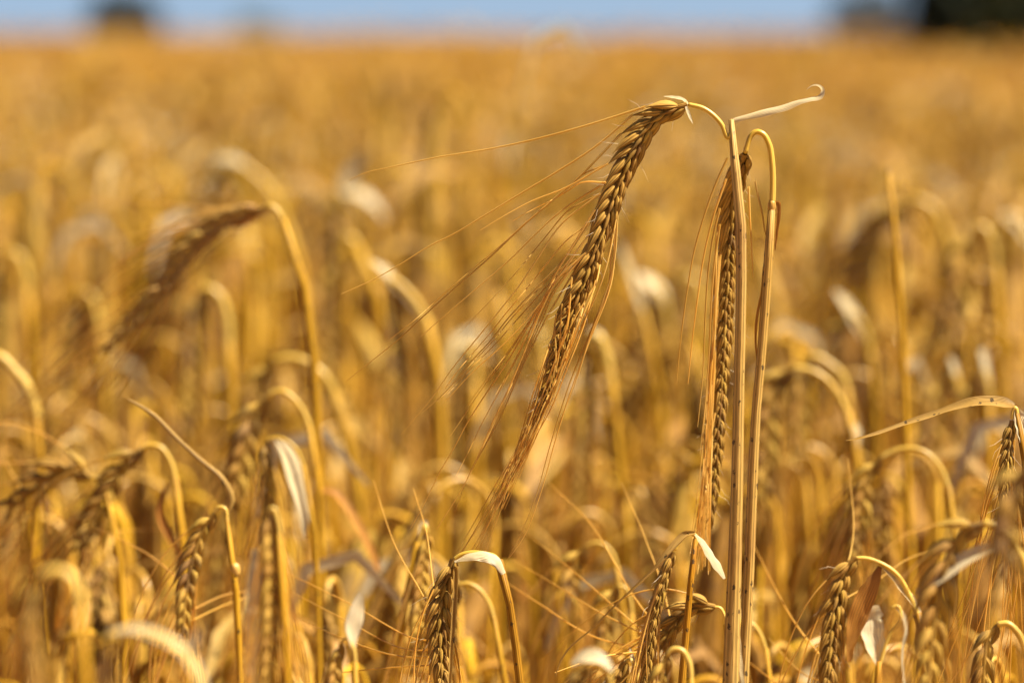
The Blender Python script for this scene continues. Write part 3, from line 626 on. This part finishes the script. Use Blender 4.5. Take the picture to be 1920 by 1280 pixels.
F('blurred barley plant whose brown ear hangs straight down beside a white stub, lower left', 1.03,
  stem=[(548, 1500), (540, 1300), (530, 1100), (524, 1000)], sw=[13, 13, 12, 11], neck=[(520, 970), (512, 952), (504, 958)], nw=10,
  ear=[(503, 960), (506, 1010), (508, 1080), (506, 1160), (500, 1260), (496, 1340)], ear_w=46, seed=35, awn_dir=(0, 0, -1), spread=.06,
  leaves=[dict(p=[(470, 1290, 20), (474, 1180, 30), (478, 1080, 30), (482, 1030, 22)], fold=1.4, n=(.2, -.9, .1))])
F('blurred barley plant showing one bright white upright leaf at the bottom centre left', 1.10,
  stem=[(672, 1500), (668, 1330), (665, 1240)], sw=[12, 12, 11], neck=[(660, 1210), (650, 1196), (640, 1204)], nw=9,
  ear=[(640, 1205), (630, 1240), (628, 1320), (630, 1380)], ear_w=40, seed=36, leaves=[dict(p=[(662, 1215, 10), (660, 1180, 36), (668, 1140, 38), (676, 1112, 8)], fold=.8, n=(.6, -.6, .5))])
F('blurred barley plant with white hood above a golden ear, left of the short sharp one', 1.30,
  stem=[(745, 1400), (752, 1200), (770, 1060), (783, 1015)], sw=[13, 13, 13, 12], neck=[(790, 998), (797, 985), (800, 1000)], nw=12,
  ear=[(800, 1002), (795, 1040), (788, 1100), (782, 1180), (778, 1260)], ear_w=38, seed=37, leaves=[dict(p=[(788, 1012, 8), (792, 990, 22), (796, 975, 14)], fold=1.4)])
F('blurred barley plant with white rounded neck and long dark ear right of the tallest ear', 1.58,
  stem=[(1180, 1200), (1168, 950), (1152, 780), (1142, 690)], sw=[14, 15, 16, 19], neck=[(1132, 655), (1122, 632), (1112, 630), (1106, 655)], nw=20,
  ear=[(1105, 660), (1100, 720), (1094, 800), (1088, 880), (1080, 970)], ear_w=40, seed=38, awn_dir=(-.08, 0, -1), spread=.06,
  leaves=[dict(p=[(1140, 690, 12), (1132, 655, 26), (1118, 625, 26), (1106, 618, 8)], fold=1.3)])
F('hazy barley plant with white crown and brown ear glimpsed through the fanned bristles', 1.82,
  stem=[(1040, 1100), (1034, 900), (1028, 740), (1020, 670)], sw=[13, 14, 15, 16], neck=[(1014, 640), (1003, 622), (992, 622), (984, 645)], nw=15,
  ear=[(984, 646), (975, 690), (970, 760), (966, 850)], ear_w=40, seed=39, leaves=[dict(p=[(985, 630, 8), (1000, 616, 22), (1015, 630, 22), (1020, 660, 6)], fold=1.2)])
F('hazy straight barley stalk with cream leaf top left of the fanned bristles', 1.75,
  stem=[(960, 1100), (955, 900), (948, 740), (938, 620), (930, 548)], sw=[15, 16, 17, 19, 18], ear=None, seed=40, leaves=[dict(p=[(945, 660, 12), (940, 600, 26), (932, 545, 20)], fold=1.4)])
F('blurred barley plant with tidy round bent top midway below the tall ear', 1.36,
  stem=[(1180, 1350), (1172, 1180), (1164, 1100), (1156, 1062)], sw=[11, 11, 11, 11], neck=[(1146, 1034), (1130, 1020), (1112, 1018), (1098, 1026)], nw=9,
  ear=[(1097, 1027), (1082, 1042), (1074, 1070), (1070, 1120)], ear_w=46, seed=41, flare=.45)
F('blurred low barley plant with stubby bent top close beneath the round bent one', 1.33,
  stem=[(1196, 1350), (1190, 1220), (1184, 1150)], sw=[10, 10, 10], neck=[(1180, 1118), (1172, 1100), (1158, 1098)], nw=8,
  ear=[(1157, 1099), (1146, 1112), (1138, 1140), (1134, 1190)], ear_w=46, seed=42, flare=.45)
F('strongly blurred low barley plant with white leaf tuft on the bottom edge at centre', 1.04,
  stem=[(1160, 1500), (1152, 1340), (1146, 1290)], sw=[12, 12, 11], neck=[(1140, 1262), (1120, 1245), (1100, 1248)], nw=8,
  ear=[(1099, 1249), (1085, 1270), (1080, 1330)], ear_w=40, seed=43, leaves=[dict(p=[(1072, 1245, 8), (1095, 1232, 30), (1125, 1234, 30), (1148, 1256, 10)], fold=1, n=(0, -.6, .8))])
F('blurred low barley plant with whitish bent shoulder left of the two tall stems', 1.12,
  stem=[(1302, 1500), (1298, 1340), (1295, 1270)], sw=[13, 13, 13], neck=[(1290, 1236), (1278, 1218), (1262, 1216), (1250, 1228)], nw=12,
  ear=[(1249, 1229), (1240, 1260), (1236, 1330)], ear_w=46, seed=44)
F('hazy straight stalk without an ear standing pale right of the two tall plants', 1.44,
  stem=[(1712, 1200), (1700, 860), (1692, 650), (1682, 480), (1672, 380), (1665, 318)], sw=[14, 14, 13, 12, 11, 7], ear=None, seed=45, name='bare_stalk')
F('hazy barley plant with ear swept left across the bare stalk', 1.95,
  stem=[(1830, 1000), (1815, 700), (1800, 560), (1785, 480)], sw=[16, 17, 18, 20], neck=[(1768, 425), (1748, 390), (1725, 376), (1708, 378)], nw=16,
  ear=[(1707, 379), (1680, 395), (1640, 432), (1605, 475), (1575, 520)], ear_w=54, seed=46, awn_dir=(-.7, 0, -.7))
F('hazy barley plant with brown ear and upright pale stem near the right edge', 1.72,
  stem=[(1888, 1000), (1880, 760), (1872, 600), (1866, 500)], sw=[17, 17, 17, 17], neck=[(1860, 455), (1850, 432), (1838, 424), (1828, 432)], nw=15,
  ear=[(1827, 433), (1812, 460), (1802, 510), (1790, 570), (1772, 640)], ear_w=54, seed=47, awn_dir=(-.4, 0, -.9))
F('hazy barley plant with white creased leaf in the upper right corner of the stand', 2.0,
  stem=[(1950, 900), (1940, 600), (1930, 470)], sw=[14, 14, 14], neck=[(1922, 425), (1905, 408), (1890, 408)], nw=12,
  ear=[(1889, 409), (1878, 430), (1872, 480), (1870, 540)], ear_w=46, seed=48, leaves=[dict(p=[(1878, 402, 10), (1900, 412, 40), (1925, 440, 40), (1945, 470, 14)], fold=.9, n=(.3, -.7, .6))])
F('hazy barley plant with white spoon shaped leaf right of the hooked sharp plant', 1.72,
  stem=[(1650, 1000), (1640, 760), (1632, 660)], sw=[13, 13, 14], neck=[(1622, 620), (1608, 595), (1592, 590)], nw=11,
  ear=[(1591, 591), (1575, 612), (1562, 660), (1550, 730)], ear_w=48, seed=49, leaves=[dict(p=[(1565, 545, 8), (1585, 568, 34), (1605, 602, 38), (1622, 640, 14)], fold=1, n=(.3, -.7, .6))])
F('blurred barley plant with flat bowed top and dark ear right of the tall stems', 1.47,
  stem=[(1630, 1100), (1612, 900), (1600, 810), (1588, 770)], sw=[15, 16, 17, 17], neck=[(1568, 735), (1540, 705), (1510, 692), (1488, 690)], nw=13,
  ear=[(1487, 691), (1462, 706), (1446, 745), (1438, 800), (1432, 870), (1428, 940)], ear_w=60, seed=50, awn_dir=(-.05, 0, -1),
  leaves=[dict(p=[(1592, 790, 10), (1600, 800, 30), (1606, 830, 24), (1602, 860, 6)], fold=1)])
F('blurred barley plant with pale neck crossing above the flat bowed top', 1.56,
  stem=[(1622, 1100), (1606, 860), (1595, 760), (1588, 725)], sw=[12, 13, 14, 15], neck=[(1575, 700), (1552, 680), (1530, 668), (1515, 672)], nw=15,
  ear=[(1514, 673), (1505, 700), (1500, 760), (1498, 850)], ear_w=50, seed=51)
F('barley plant with thin yellow neck drawn as a wide arc below the twisted tan leaf', 1.36,
  stem=[(1800, 1200), (1796, 1060), (1788, 970), (1778, 910)], sw=[11, 11, 11, 11], neck=[(1760, 872), (1735, 848), (1705, 840), (1675, 846), (1650, 860)], nw=11,
  ear=[(1649, 861), (1632, 880), (1620, 920), (1610, 980), (1602, 1050)], ear_w=46, seed=52)
F('strongly blurred barley plant with big shaggy brown ear low on the right', 1.07,
  stem=[(1985, 1500), (1960, 1200), (1935, 1080), (1918, 1045)], sw=[18, 18, 19, 19], neck=[(1900, 1020), (1880, 1000), (1862, 985), (1845, 980)], nw=17,
  ear=[(1844, 981), (1815, 990), (1788, 1020), (1770, 1070), (1755, 1140), (1745, 1210), (1738, 1290)], ear_w=70, seed=53, flare=.45,
  leaves=[dict(p=[(1885, 1015, 10), (1850, 1030, 28), (1805, 1052, 34), (1760, 1085, 30), (1720, 1112, 12)], fold=1.2, n=(0, -.6, .8))])
F('strongly blurred grey barley ear leaning in at the right edge', 0.95,
  stem=[(2010, 1500), (1998, 1200), (1985, 1000), (1972, 920)], sw=[18, 18, 18, 18], neck=[(1960, 890), (1945, 872), (1928, 872)], nw=16,
  ear=[(1927, 873), (1908, 890), (1896, 930), (1888, 1000), (1884, 1080)], ear_w=66, seed=54)
F('blurred barley plant with arched white stem in the bottom right corner', 1.16,
  stem=[(1948, 1400), (1935, 1270), (1922, 1215)], sw=[14, 15, 16], neck=[(1908, 1185), (1888, 1168), (1870, 1170)], nw=14,
  ear=[(1869, 1171), (1852, 1195), (1845, 1250), (1842, 1320)], ear_w=50, seed=55)
F('barley plant with thin neck curving right from between the two tall stems', 1.29,
  stem=[(1452, 1500), (1444, 1260), (1436, 1215)], sw=[10, 10, 9], neck=[(1424, 1186), (1412, 1170), (1398, 1165), (1388, 1178)], nw=8,
  ear=[(1387, 1179), (1382, 1210), (1378, 1280)], ear_w=34, seed=56)
F('blurred barley plant with short kinked pale neck and long dark ear, under the diagonal ear', 1.66,
  stem=[(440, 1000), (434, 850), (430, 720), (427, 640)], sw=[17, 18, 18, 20], neck=[(424, 590), (412, 556), (392, 541), (374, 546)], nw=18,
  ear=[(372, 548), (366, 590), (360, 660), (355, 740), (352, 820)], ear_w=44, seed=61, awn_dir=(-.03, 0, -1), spread=.05)
F('hazy barley plant with orange flecked ear and pale stem, under the diagonal ear tip', 1.85,
  stem=[(205, 1000), (200, 820), (192, 700), (186, 620)], sw=[15, 16, 17, 17], neck=[(180, 580), (170, 555), (156, 548), (146, 558)], nw=14,
  ear=[(145, 560), (138, 600), (130, 660), (126, 730)], ear_w=46, seed=62, leaves=[dict(p=[(160, 580, 8), (158, 620, 22), (150, 660, 8)], fold=1, m=M_RUST)])
F('hazy barley plant hooking its pale neck over at the left edge', 1.95,
  stem=[(66, 1000), (60, 760), (54, 620), (50, 545)], sw=[14, 15, 16, 17], neck=[(44, 500), (30, 476), (12, 474), (0, 492)], nw=16,
  ear=[(-1, 494), (-10, 540), (-16, 620), (-18, 700)], ear_w=44, seed=63)
F('hazy barley plant with a round white leaf patch between the tallest ear and the stems', 2.0,
  stem=[(1262, 1000), (1258, 760), (1252, 620)], sw=[14, 14, 15], neck=[(1246, 570), (1236, 545), (1222, 540)], nw=13,
  ear=[(1221, 541), (1212, 570), (1208, 640), (1206, 720)], ear_w=42, seed=64, leaves=[dict(p=[(1196, 512, 10), (1215, 528, 44), (1238, 552, 44), (1248, 575, 12)], fold=.8)])
F('hazy barley plant with pale bowed crown close behind the second sharp ear', 2.05,
  stem=[(1330, 1000), (1326, 760), (1322, 600)], sw=[14, 14, 15], neck=[(1316, 545), (1300, 520), (1280, 518), (1266, 534)], nw=17,
  ear=[(1265, 536), (1256, 580), (1250, 650), (1248, 720)], ear_w=44, seed=65)
F('blurred straight barley stalk with pale sloping leaf between tallest ear and second ear', 1.75,
  stem=[(1262, 1200), (1250, 900), (1232, 720), (1206, 580)], sw=[14, 14, 14, 10], ear=None, seed=66, name='bare_stalk', leaves=[dict(p=[(1216, 620, 10), (1190, 540, 22), (1172, 480, 16), (1160, 450, 4)], fold=1.2)])
F('blurred barley plant with white tongue of leaf near the right edge above the tan leaf', 1.6,
  stem=[(1862, 1100), (1858, 900), (1854, 760)], sw=[13, 14, 14], neck=[(1850, 715), (1842, 695), (1830, 694), (1820, 706)], nw=12,
  ear=[(1819, 708), (1810, 750), (1804, 820), (1800, 890)], ear_w=46, seed=67, leaves=[dict(p=[(1840, 655, 26), (1848, 690, 30), (1852, 730, 16), (1852, 760, 5)], fold=.9)])
F('blurred barley plant with small white flag leaf left of the tongue leafed one', 1.62,
  stem=[(1806, 1100), (1802, 900), (1798, 770)], sw=[12, 13, 13], neck=[(1794, 722), (1786, 700), (1774, 698), (1764, 710)], nw=12,
  ear=[(1763, 712), (1754, 750), (1748, 820), (1745, 890)], ear_w=46, seed=68, leaves=[dict(p=[(1782, 670, 16), (1790, 695, 22), (1795, 730, 8)], fold=.9)])
F('hazy barley plant with long brown ear hanging plumb between peaked neck and white draped leaf', 1.78,
  stem=[(900, 1200), (896, 960), (892, 800), (890, 720)], sw=[15, 15, 16, 16], neck=[(888, 680), (882, 652), (870, 648), (862, 664)], nw=15,
  ear=[(861, 668), (858, 720), (856, 790), (858, 870), (856, 930)], ear_w=40, seed=69, awn_dir=(0, 0, -1), spread=.05)
# ------------------------------------------------------------------ the many other plants of the stand
def make_variant(seed, leafy, style):
    """One drooping barley plant, foot at the origin, falling towards -X."""
    r = np.random.default_rng(seed)
    h = r.uniform(0.66, 0.72); bend = {'hook': r.uniform(.02, .04), 'nod': r.uniform(.03, .055), 'lean': r.uniform(.03, .05)}[style]; th_end = {'hook': r.uniform(2.85, 3.1), 'nod': r.uniform(2.4, 2.8), 'lean': r.uniform(2.2, 2.5)}[style]
    lean = r.uniform(-.02, .05); p = np.array([0.0, 0, 0]); P = [p.copy()]; th = lean
    for k in range(12): p = p + np.array([-math.sin(th), r.normal(0, .012), math.cos(th)]) * h / 12; P.append(p.copy()); th += r.normal(0, .012)
    n = 10; th0 = th; N_ = []
    for k in range(n):
        f = (k + 1) / n; th = th0 + (th_end - th0) * (f ** 1.15); p = p + np.array([-math.sin(th), r.normal(0, .03), math.cos(th)]) * bend / n; N_.append(p.copy())
    E = [p.copy()]; Le = r.uniform(.062, .09)
    for k in range(8): th = min(th + (3.0 - th) * .12, 3.1); p = p + np.array([-math.sin(th), r.normal(0, .02), math.cos(th)]) * Le / 8; E.append(p.copy())
    P = np.array(P); N_ = np.vstack([P[-1:], np.array(N_)]); E = np.array(E)
    ms, me_, ma, leaves = MB(), MB(), MB(), []
    w = r.uniform(.0010, .0015)
    tube(ms, smooth(P, 16), np.linspace(1.25, .95, 16) * w, 7, 0); tube(ms, smooth(N_, 14), np.linspace(1.0, .6, 14) * w, 7, 1)
    grains, ax = merged_ear(me_, smooth(E, 40), np.array([0, -1.0, 0]), r.uniform(.85, 1.1), 0, 0, seed, 1, roll=r.uniform(.2, 1.3), flare=r.uniform(.3, .45), taper=(0.8, 1, .95, .75, .5))
    for q in auto_awns(grains, norm(E[-1] - E[-4]), r.uniform(.06, .09), seed, .16, n=5): tube(ma, smooth(q, 6), np.linspace(1, .25, 6) * .00038, 3, 0, cap=False)
    for li in range(leafy):
        z0 = r.uniform(.62, .97); b = P[int(z0 * 12)]; a = r.uniform(0, 6.28); L = r.uniform(.05, .11); el = r.uniform(.2, 1.2); q = [b]; dz = el
        for k in range(7):
            q.append(q[-1] + np.array([math.cos(a) * math.cos(dz), math.sin(a) * math.cos(dz), math.sin(dz)]) * L / 7); dz -= r.uniform(.2, .55); a += r.normal(0, .15)
        wd = np.array([.5, .8, 1, 1, .9, .75, .5, .1]) * r.uniform(.0045, .008)
        s_ = smooth(np.column_stack([np.array(q), wd]), 18); lb = MB()
        ribbon(lb, s_[:, :3], s_[:, 3], (0, -.3, 1), [r.uniform(1, 2.5), r.uniform(.8, 3)], [0, r.normal(0, 1.2)], 0, 6, .05, seed + li); leaves.append(lb)
    return P, ms, me_, ma, leaves

LEAFM = [M_LEAF, M_TAN, M_RUST]
KINDS = []
for i, (style, leafy, lm) in enumerate([('hook', 1, 0), ('hook', 0, 0), ('nod', 1, 0), ('nod', 1, 0), ('hook', 1, 1), ('nod', 1, 0), ('hook', 1, 2), ('nod', 0, 0), ('lean', 0, 1), ('hook', 2, 0), ('nod', 1, 2), ('hook', 1, 0)]):
    P, ms, me_, ma, lv = make_variant(100 + i, leafy, style)
    KINDS.append(dict(style=style, leafy=leafy, lm=lm, top=0.72,
        stem=ms.mesh('stem', [M_STEM, M_NECK]), ear=me_.mesh('ear', [M_KERN]), awns=ma.mesh('awns', [M_AWN]), leaves=[b.mesh('leaf', [LEAFM[lm]]) for b in lv]))

STYLE_W = {'hook': 'hooked neck', 'nod': 'nodding ear', 'lean': 'outstretched ear'}
LEAF_W = {(0, 0): 'no leaf', (0, 1): 'no leaf', (1, 0): 'one pale leaf', (1, 1): 'one tan leaf', (1, 2): 'one rust leaf', (2, 0): 'two pale leaves'}
protos = {}
def stand_plant(kind, loc, rz, sc, tilt):
    kd = KINDS[kind]
    if kind not in protos:
        root = link('barley_plant', None)
        st = link('stem', kd['stem'], root); eo = link('ear', kd['ear'], root); link('awns', kd['awns'], eo)
        for lm in kd['leaves']: link('leaf', lm, root)
        protos[kind] = root; o = root
    else:
        src = protos[kind]; o = src.copy(); COL.objects.link(o)
        for ch in list(src.children):
            c = ch.copy(); COL.objects.link(c); c.parent = o
            for g in ch.children:
                q = g.copy(); COL.objects.link(q); q.parent = c
    o.location = loc; o.rotation_euler = (tilt[0], tilt[1], rz); o.scale = (sc[0], sc[0], sc[1])
    d = loc[1]; side = loc[0] / (K * d) + 960
    where = 'left of the bristles' if side < 700 else ('behind the bristles' if side < 1300 else ('near the tall stems' if side < 1480 else 'right of the tall stems'))
    depth = 'slightly blurred' if d < 1.5 else ('blurred' if d < 1.9 else 'hazy distant')
    lab = f"{depth} barley plant, {STYLE_W[kd['style']]}, {LEAF_W[(kd['leafy'], kd['lm'])]}, {where}"
    tag(o, lab, 'barley plant', 'crowd: ' + lab)
    return o

def tall_row(u, d):
    """The stand is lower where it is near: the highest row a plant may reach."""
    if d < 1.55: return 985
    if d < 1.9: return 715 if u < 640 else 680
    return 570 if u < 1480 else 460
N_CROWD = 245
placed = 0; r = np.random.default_rng(77)
while placed < N_CROWD:
    d = math.sqrt(r.uniform(1.33 ** 2, 2.3 ** 2))
    x = r.uniform(-1, 1) * .12 * d * 1.12
    kind = int(r.integers(0, len(KINDS)))
    u0 = 960 + x / (K * d); v0 = tall_row(u0, d) + abs(r.normal(0, 1)) * (130 if d < 1.9 else 110)
    top = min(.84, at(u0, v0, d)[2])
    u, v, _ = proj((x, d, top))
    if d < 1.42 and 1270 < u < 1480: continue
    sz = top / .745
    rz = r.normal(0, .85) if r.random() < .75 else r.uniform(-3.1, 3.1)
    stand_plant(kind, (x, d, 0), rz, (r.uniform(.92, 1.12), sz), (r.normal(0, .04), r.normal(0, .04)))
    placed += 1

# ------------------------------------------------------------------ the field beyond, one mass
def low_plant(seed, detail):
    """A far barley plant: stem, bowed neck, ear, a few bristles and a leaf, in few faces."""
    r = np.random.default_rng(seed); mb = MB()
    h = .70; th_end = r.uniform(2.3, 3.1); p = np.array([0., 0, h]); N_ = [np.array([0., 0, h])]
    for k in range(5): th = th_end * (k + 1) / 5; p = p + np.array([-math.sin(th), r.normal(0, .1), math.cos(th)]) * r.uniform(.0035, .008); N_.append(p.copy())
    E = [p.copy()]
    for k in range(4): th = min(th + .1, 3.1); p = p + np.array([-math.sin(th), r.normal(0, .05), math.cos(th)]) * .02; E.append(p.copy())
    z0 = 0.0 if detail else .25
    tube(mb, np.vstack([[[r.normal(0, .02), r.normal(0, .02), z0]], [[r.normal(0, .01), 0, .45]], np.array(N_)]), r.uniform(.0011, .0016) if detail else .0024, 4, 0, cap=False)
    rad = np.array([.0025, .0052, .0056, .0046, .002]) * (1 if detail else 1.3)
    Es = smooth(np.column_stack([np.array(E), rad]), 9 if detail else 5)
    if detail: Es[:, 3] *= 1 + .2 * (np.arange(9) % 2)
    tube(mb, Es[:, :3], Es[:, 3], 6 if detail else 4, 1, cap=False)
    for k in range(9 if detail else 3):
        b = Es[r.integers(1, len(Es)), :3]; d = norm(norm(E[-1] - E[0]) + r.normal(0, .3, 3)); e = b + d * r.uniform(.06, .11)
        tube(mb, np.array([b, b * .5 + e * .5 + [0, 0, .004], e]), np.array([.0005, .0004, .0002]) * (1 if detail else 2), 3, 2, cap=False)
    for k in range(r.integers(0, 3)):
        z = r.uniform(.5, .74); a = r.uniform(0, 6.28); L = r.uniform(.05, .1); q = [np.array([0, 0, z])]; el = r.uniform(0, 1.1)
        for j in range(3): q.append(q[-1] + np.array([math.cos(a) * math.cos(el), math.sin(a) * math.cos(el), math.sin(el)]) * L / 3); el -= .7
        ribbon(mb, np.array(q), np.array([.003, .006, .006, .002]) * (1 if detail else 1.4), (0, -.3, 1), 1.2, r.normal(0, 1), int(r.choice([3, 4, 4, 4])), 2 if detail else 1)
    ux, uy = r.normal(0, .02, 2); hh = r.uniform(.6, .76); lx = r.normal(0, .03)
    tube(mb, np.array([[ux, uy, z0], [ux, uy, .45], [ux + lx, uy, hh]]), np.array([.0013, .0013, .0009]) * (1 if detail else 1.8), 4, 0, cap=False)
    q = np.array([[ux + lx, uy, hh - .01], [ux + lx + .01, uy, hh + .015], [ux + lx + .028, uy, hh + .02], [ux + lx + .045, uy, hh + .002]])
    if seed % 2: ribbon(mb, q, np.array([.002, .005, .0045, .001]) * (1 if detail else 1.4), (0, -.3, 1), .8, r.normal(0, .6), 3 + (seed % 8 != 3), 2 if detail else 1)
    return mb.arrays()

def mass(name, templates, xs, ys, zs, rz, sxy, mats):
    Vs, Fs, Ms, Us, off = [], [], [], [], 0
    which = rng.integers(0, len(templates), len(xs))
    for t, (V, F, M, U) in enumerate(templates):
        s = np.where(which == t)[0]
        if not len(s): continue
        c, sn = np.cos(rz[s])[:, None], np.sin(rz[s])[:, None]
        X = (V[None, :, 0] * c - V[None, :, 1] * sn) * sxy[s][:, None] + xs[s][:, None]
        Y = (V[None, :, 0] * sn + V[None, :, 1] * c) * sxy[s][:, None] + ys[s][:, None]
        Z = V[None, :, 2] * zs[s][:, None]
        Vs.append(np.stack([X, Y, Z], -1).reshape(-1, 3))
        FF = F[None] + (np.arange(len(s)) * len(V) + off)[:, None, None]; FF = np.where(F[None] < 0, -1, FF)
        Fs.append(FF.reshape(-1, 4)); Ms.append(np.tile(M, len(s))); Us.append(np.tile(U, (len(s), 1))); off += len(s) * len(V)
    me = to_mesh(name, np.concatenate(Vs), np.concatenate(Fs), np.concatenate(Ms), np.concatenate(Us), mats)
    o = link(name, me); return o

MATS = [M_STEM, M_KERN, M_AWN, M_LEAF, M_TAN]
def scatter(d0, d1, dens, margin):
    n_try = int((d1 ** 2 - d0 ** 2) * .12 * dens + 2 * margin * (d1 - d0) * dens)
    w1 = .12 * d1 + margin
    ys = rng.uniform(d0, d1, n_try * 4); xs = rng.uniform(-w1, w1, n_try * 4)
    k = np.abs(xs) < .12 * ys + margin; ys, xs = ys[k], xs[k]
    area = (.12 * (d1 ** 2 - d0 ** 2) + 2 * margin * (d1 - d0)); n = min(len(xs), int(area * dens))
    return xs[:n], ys[:n]
def undulate(x, y): return .022 * np.sin(x * 1.9 + y * .8) + .018 * np.sin(y * 2.7 - x * 1.1 + 1) + .012 * np.sin(x * 5.3 + 2)
LOW = [low_plant(300 + i, True) for i in range(14)]
FAR = [low_plant(330 + i, False) for i in range(10)]
x1, y1 = scatter(2.3, 7.0, 600, .7)
x0, y0 = scatter(1.0, 2.3, 300, .7); k = np.abs(x0) > .12 * y0 + .13; x0, y0 = x0[k], y0[k]
xf, yf = scatter(1.42, 2.3, 480, 0.0)
zf = np.array([min(.82, at(960 + a / (K * b), tall_row(960 + a / (K * b), b) + 30 + abs(rng.normal(0, 150)), b)[2]) for a, b in zip(xf, yf)])
xs, ys = np.concatenate([x1, x0, xf]), np.concatenate([y1, y0, yf]); n = len(xs)
zs = (rng.normal(.748, .036, n) + undulate(xs, ys)) / .74; zs[-len(xf):] = zf / .74
o = mass('barley_stand', LOW, xs, ys, zs, np.where(rng.random(n) < .7, rng.normal(0, .9, n), rng.uniform(-3, 3, n)), rng.uniform(.9, 1.15, n), MATS)
tag(o, 'dense stand of ripe golden barley melting into blur behind the sharp plants', 'barley', kind='stuff')
x2, y2 = scatter(7.0, 30.0, 95, 1.5)
k = (x2 < .092 * y2) | (y2 < 23); x2, y2 = x2[k], y2[k]
n = len(x2); zs = (rng.normal(.755, .045, n) + undulate(x2 * .5, y2 * .5) * 1.3) / .74
o = mass('barley_field', FAR, x2, y2, zs, rng.uniform(-3, 3, n), rng.uniform(1.2, 2.4, n), MATS)
tag(o, 'ripe barley field stretching back as a golden blur to the horizon', 'barley', kind='stuff')
x3 = []; y3 = []
yy = np.exp(rng.uniform(math.log(30), math.log(210), 26000)); xx = rng.uniform(-1, 1, 26000) * (.12 * yy + 4)
k = (xx < 2.75) | (xx > 6) | (yy > 34); xx, yy = xx[k], yy[k]
n = len(xx); zs = (rng.normal(.785, .06, n) + undulate(xx * .2, yy * .1) * 1.5) / .74
o = mass('barley_distance', FAR, xx, yy, zs, rng.uniform(-3, 3, n), rng.uniform(3.5, 7, n), MATS)
tag(o, 'farthest barley along the horizon, a pale gold blurred band', 'barley', kind='stuff')

# ground, and the closed floor of stubble-coloured crop far off, seen only edge on
def sheet(name, x0, x1, y0, y1, nx, ny, zf, m, label=None, kind='structure'):
    X, Y = np.meshgrid(np.linspace(x0, x1, nx), np.linspace(y0, y1, ny)); V = np.stack([X, Y, zf(X, Y)], -1).reshape(-1, 3)
    i = np.arange(ny - 1)[:, None] * nx; j = np.arange(nx - 1)[None]
    F = np.stack([i + j, i + j + 1, i + nx + j + 1, i + nx + j], -1).reshape(-1, 4)
    b = MB(); b.add(V, F); o = link(name, b.mesh(name, [m])); tag(o, label, None, None, kind); return o
sheet('ground', -400, 400, -30, 900, 60, 60, lambda X, Y: 0 * X, M_SOIL)
sheet('barley_canopy', -60, 60, 12, 330, 240, 500, lambda X, Y: .60 + undulate(X * .6, Y * .6) * 2 + .02 * np.sin(X * 7 + Y * 3), M_CROP,
      'closed tops of the far barley seen edge on beneath the horizon', 'stuff')['category'] = 'barley'

# ------------------------------------------------------------------ trees beyond the field
def far_tree(name, label, x, y, height, width, mat_leaf, seed, n_leaf=5000, low=.12, cat='tree'):
    r = np.random.default_rng(seed); root = link(name, None, None, (x, y, 0)); tag(root, label, cat, None)
    tb = MB(); H = height
    tube(tb, smooth(np.array([[0, 0, 0], [.02 * H, 0, .3 * H], [0, .01 * H, .6 * H], [.03 * H, 0, .86 * H]]), 12), np.linspace(.035, .008, 12) * H, 8, 0)
    clumps = []
    for k in range(34):
        a = r.uniform(0, 6.28); z = r.uniform(low + .08, .92); rad = width / 2 * math.sqrt(max(.05, 1 - ((z - .45) / .56) ** 2)) * r.uniform(.45, .9)
        c = np.array([math.cos(a) * rad, math.sin(a) * rad, z * H]); clumps.append((c, r.uniform(.12, .24) * width))
        tube(tb, smooth(np.array([[0, 0, max(.08, z - .25) * H], c * [.5, .5, 1] + [0, 0, -.05 * H], c]), 6), np.linspace(.012, .004, 6) * H, 5, 0)
    link('trunk', tb.mesh('trunk', [M_BARK]), root)
    V = np.empty((n_leaf, 4, 3)); per = n_leaf // len(clumps) + 1; q = 0
    for c, rad in clumps:
        for _ in range(per):
            if q >= n_leaf: break
            d = norm(r.normal(0, 1, 3)); p = c + d * rad * r.uniform(.2, 1.05) * [1, 1, .85]
            a, b = norm(r.normal(0, 1, 3)), norm(r.normal(0, 1, 3)); s = width * r.uniform(.02, .045)
            V[q] = [p, p + a * s + b * s * .4, p + a * 2 * s, p + a * s - b * s * .4]; q += 1
    cb = MB(); cb.add(V[:q].reshape(-1, 3), np.arange(q * 4).reshape(-1, 4)); link('crown', cb.mesh('crown', [mat_leaf]), root)
    return root
def tree_at(px_x, D, *a, **k): return (px_x - 960) * K * D, D
TX = lambda px_x, D: (px_x - 960) * K * D
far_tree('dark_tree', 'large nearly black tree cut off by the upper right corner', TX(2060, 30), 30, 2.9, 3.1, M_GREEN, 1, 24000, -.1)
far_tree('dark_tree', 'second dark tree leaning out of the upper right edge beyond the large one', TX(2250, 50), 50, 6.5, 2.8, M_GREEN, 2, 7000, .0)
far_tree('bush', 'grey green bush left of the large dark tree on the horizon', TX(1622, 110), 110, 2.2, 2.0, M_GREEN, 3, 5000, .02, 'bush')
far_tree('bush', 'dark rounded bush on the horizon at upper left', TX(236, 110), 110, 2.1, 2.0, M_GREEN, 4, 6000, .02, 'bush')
far_tree('bush', 'faint low bush on the horizon between the dark bush and the centre', TX(482, 130), 130, 1.5, 1.6, M_GREEN2, 5, 2500, .02, 'bush')
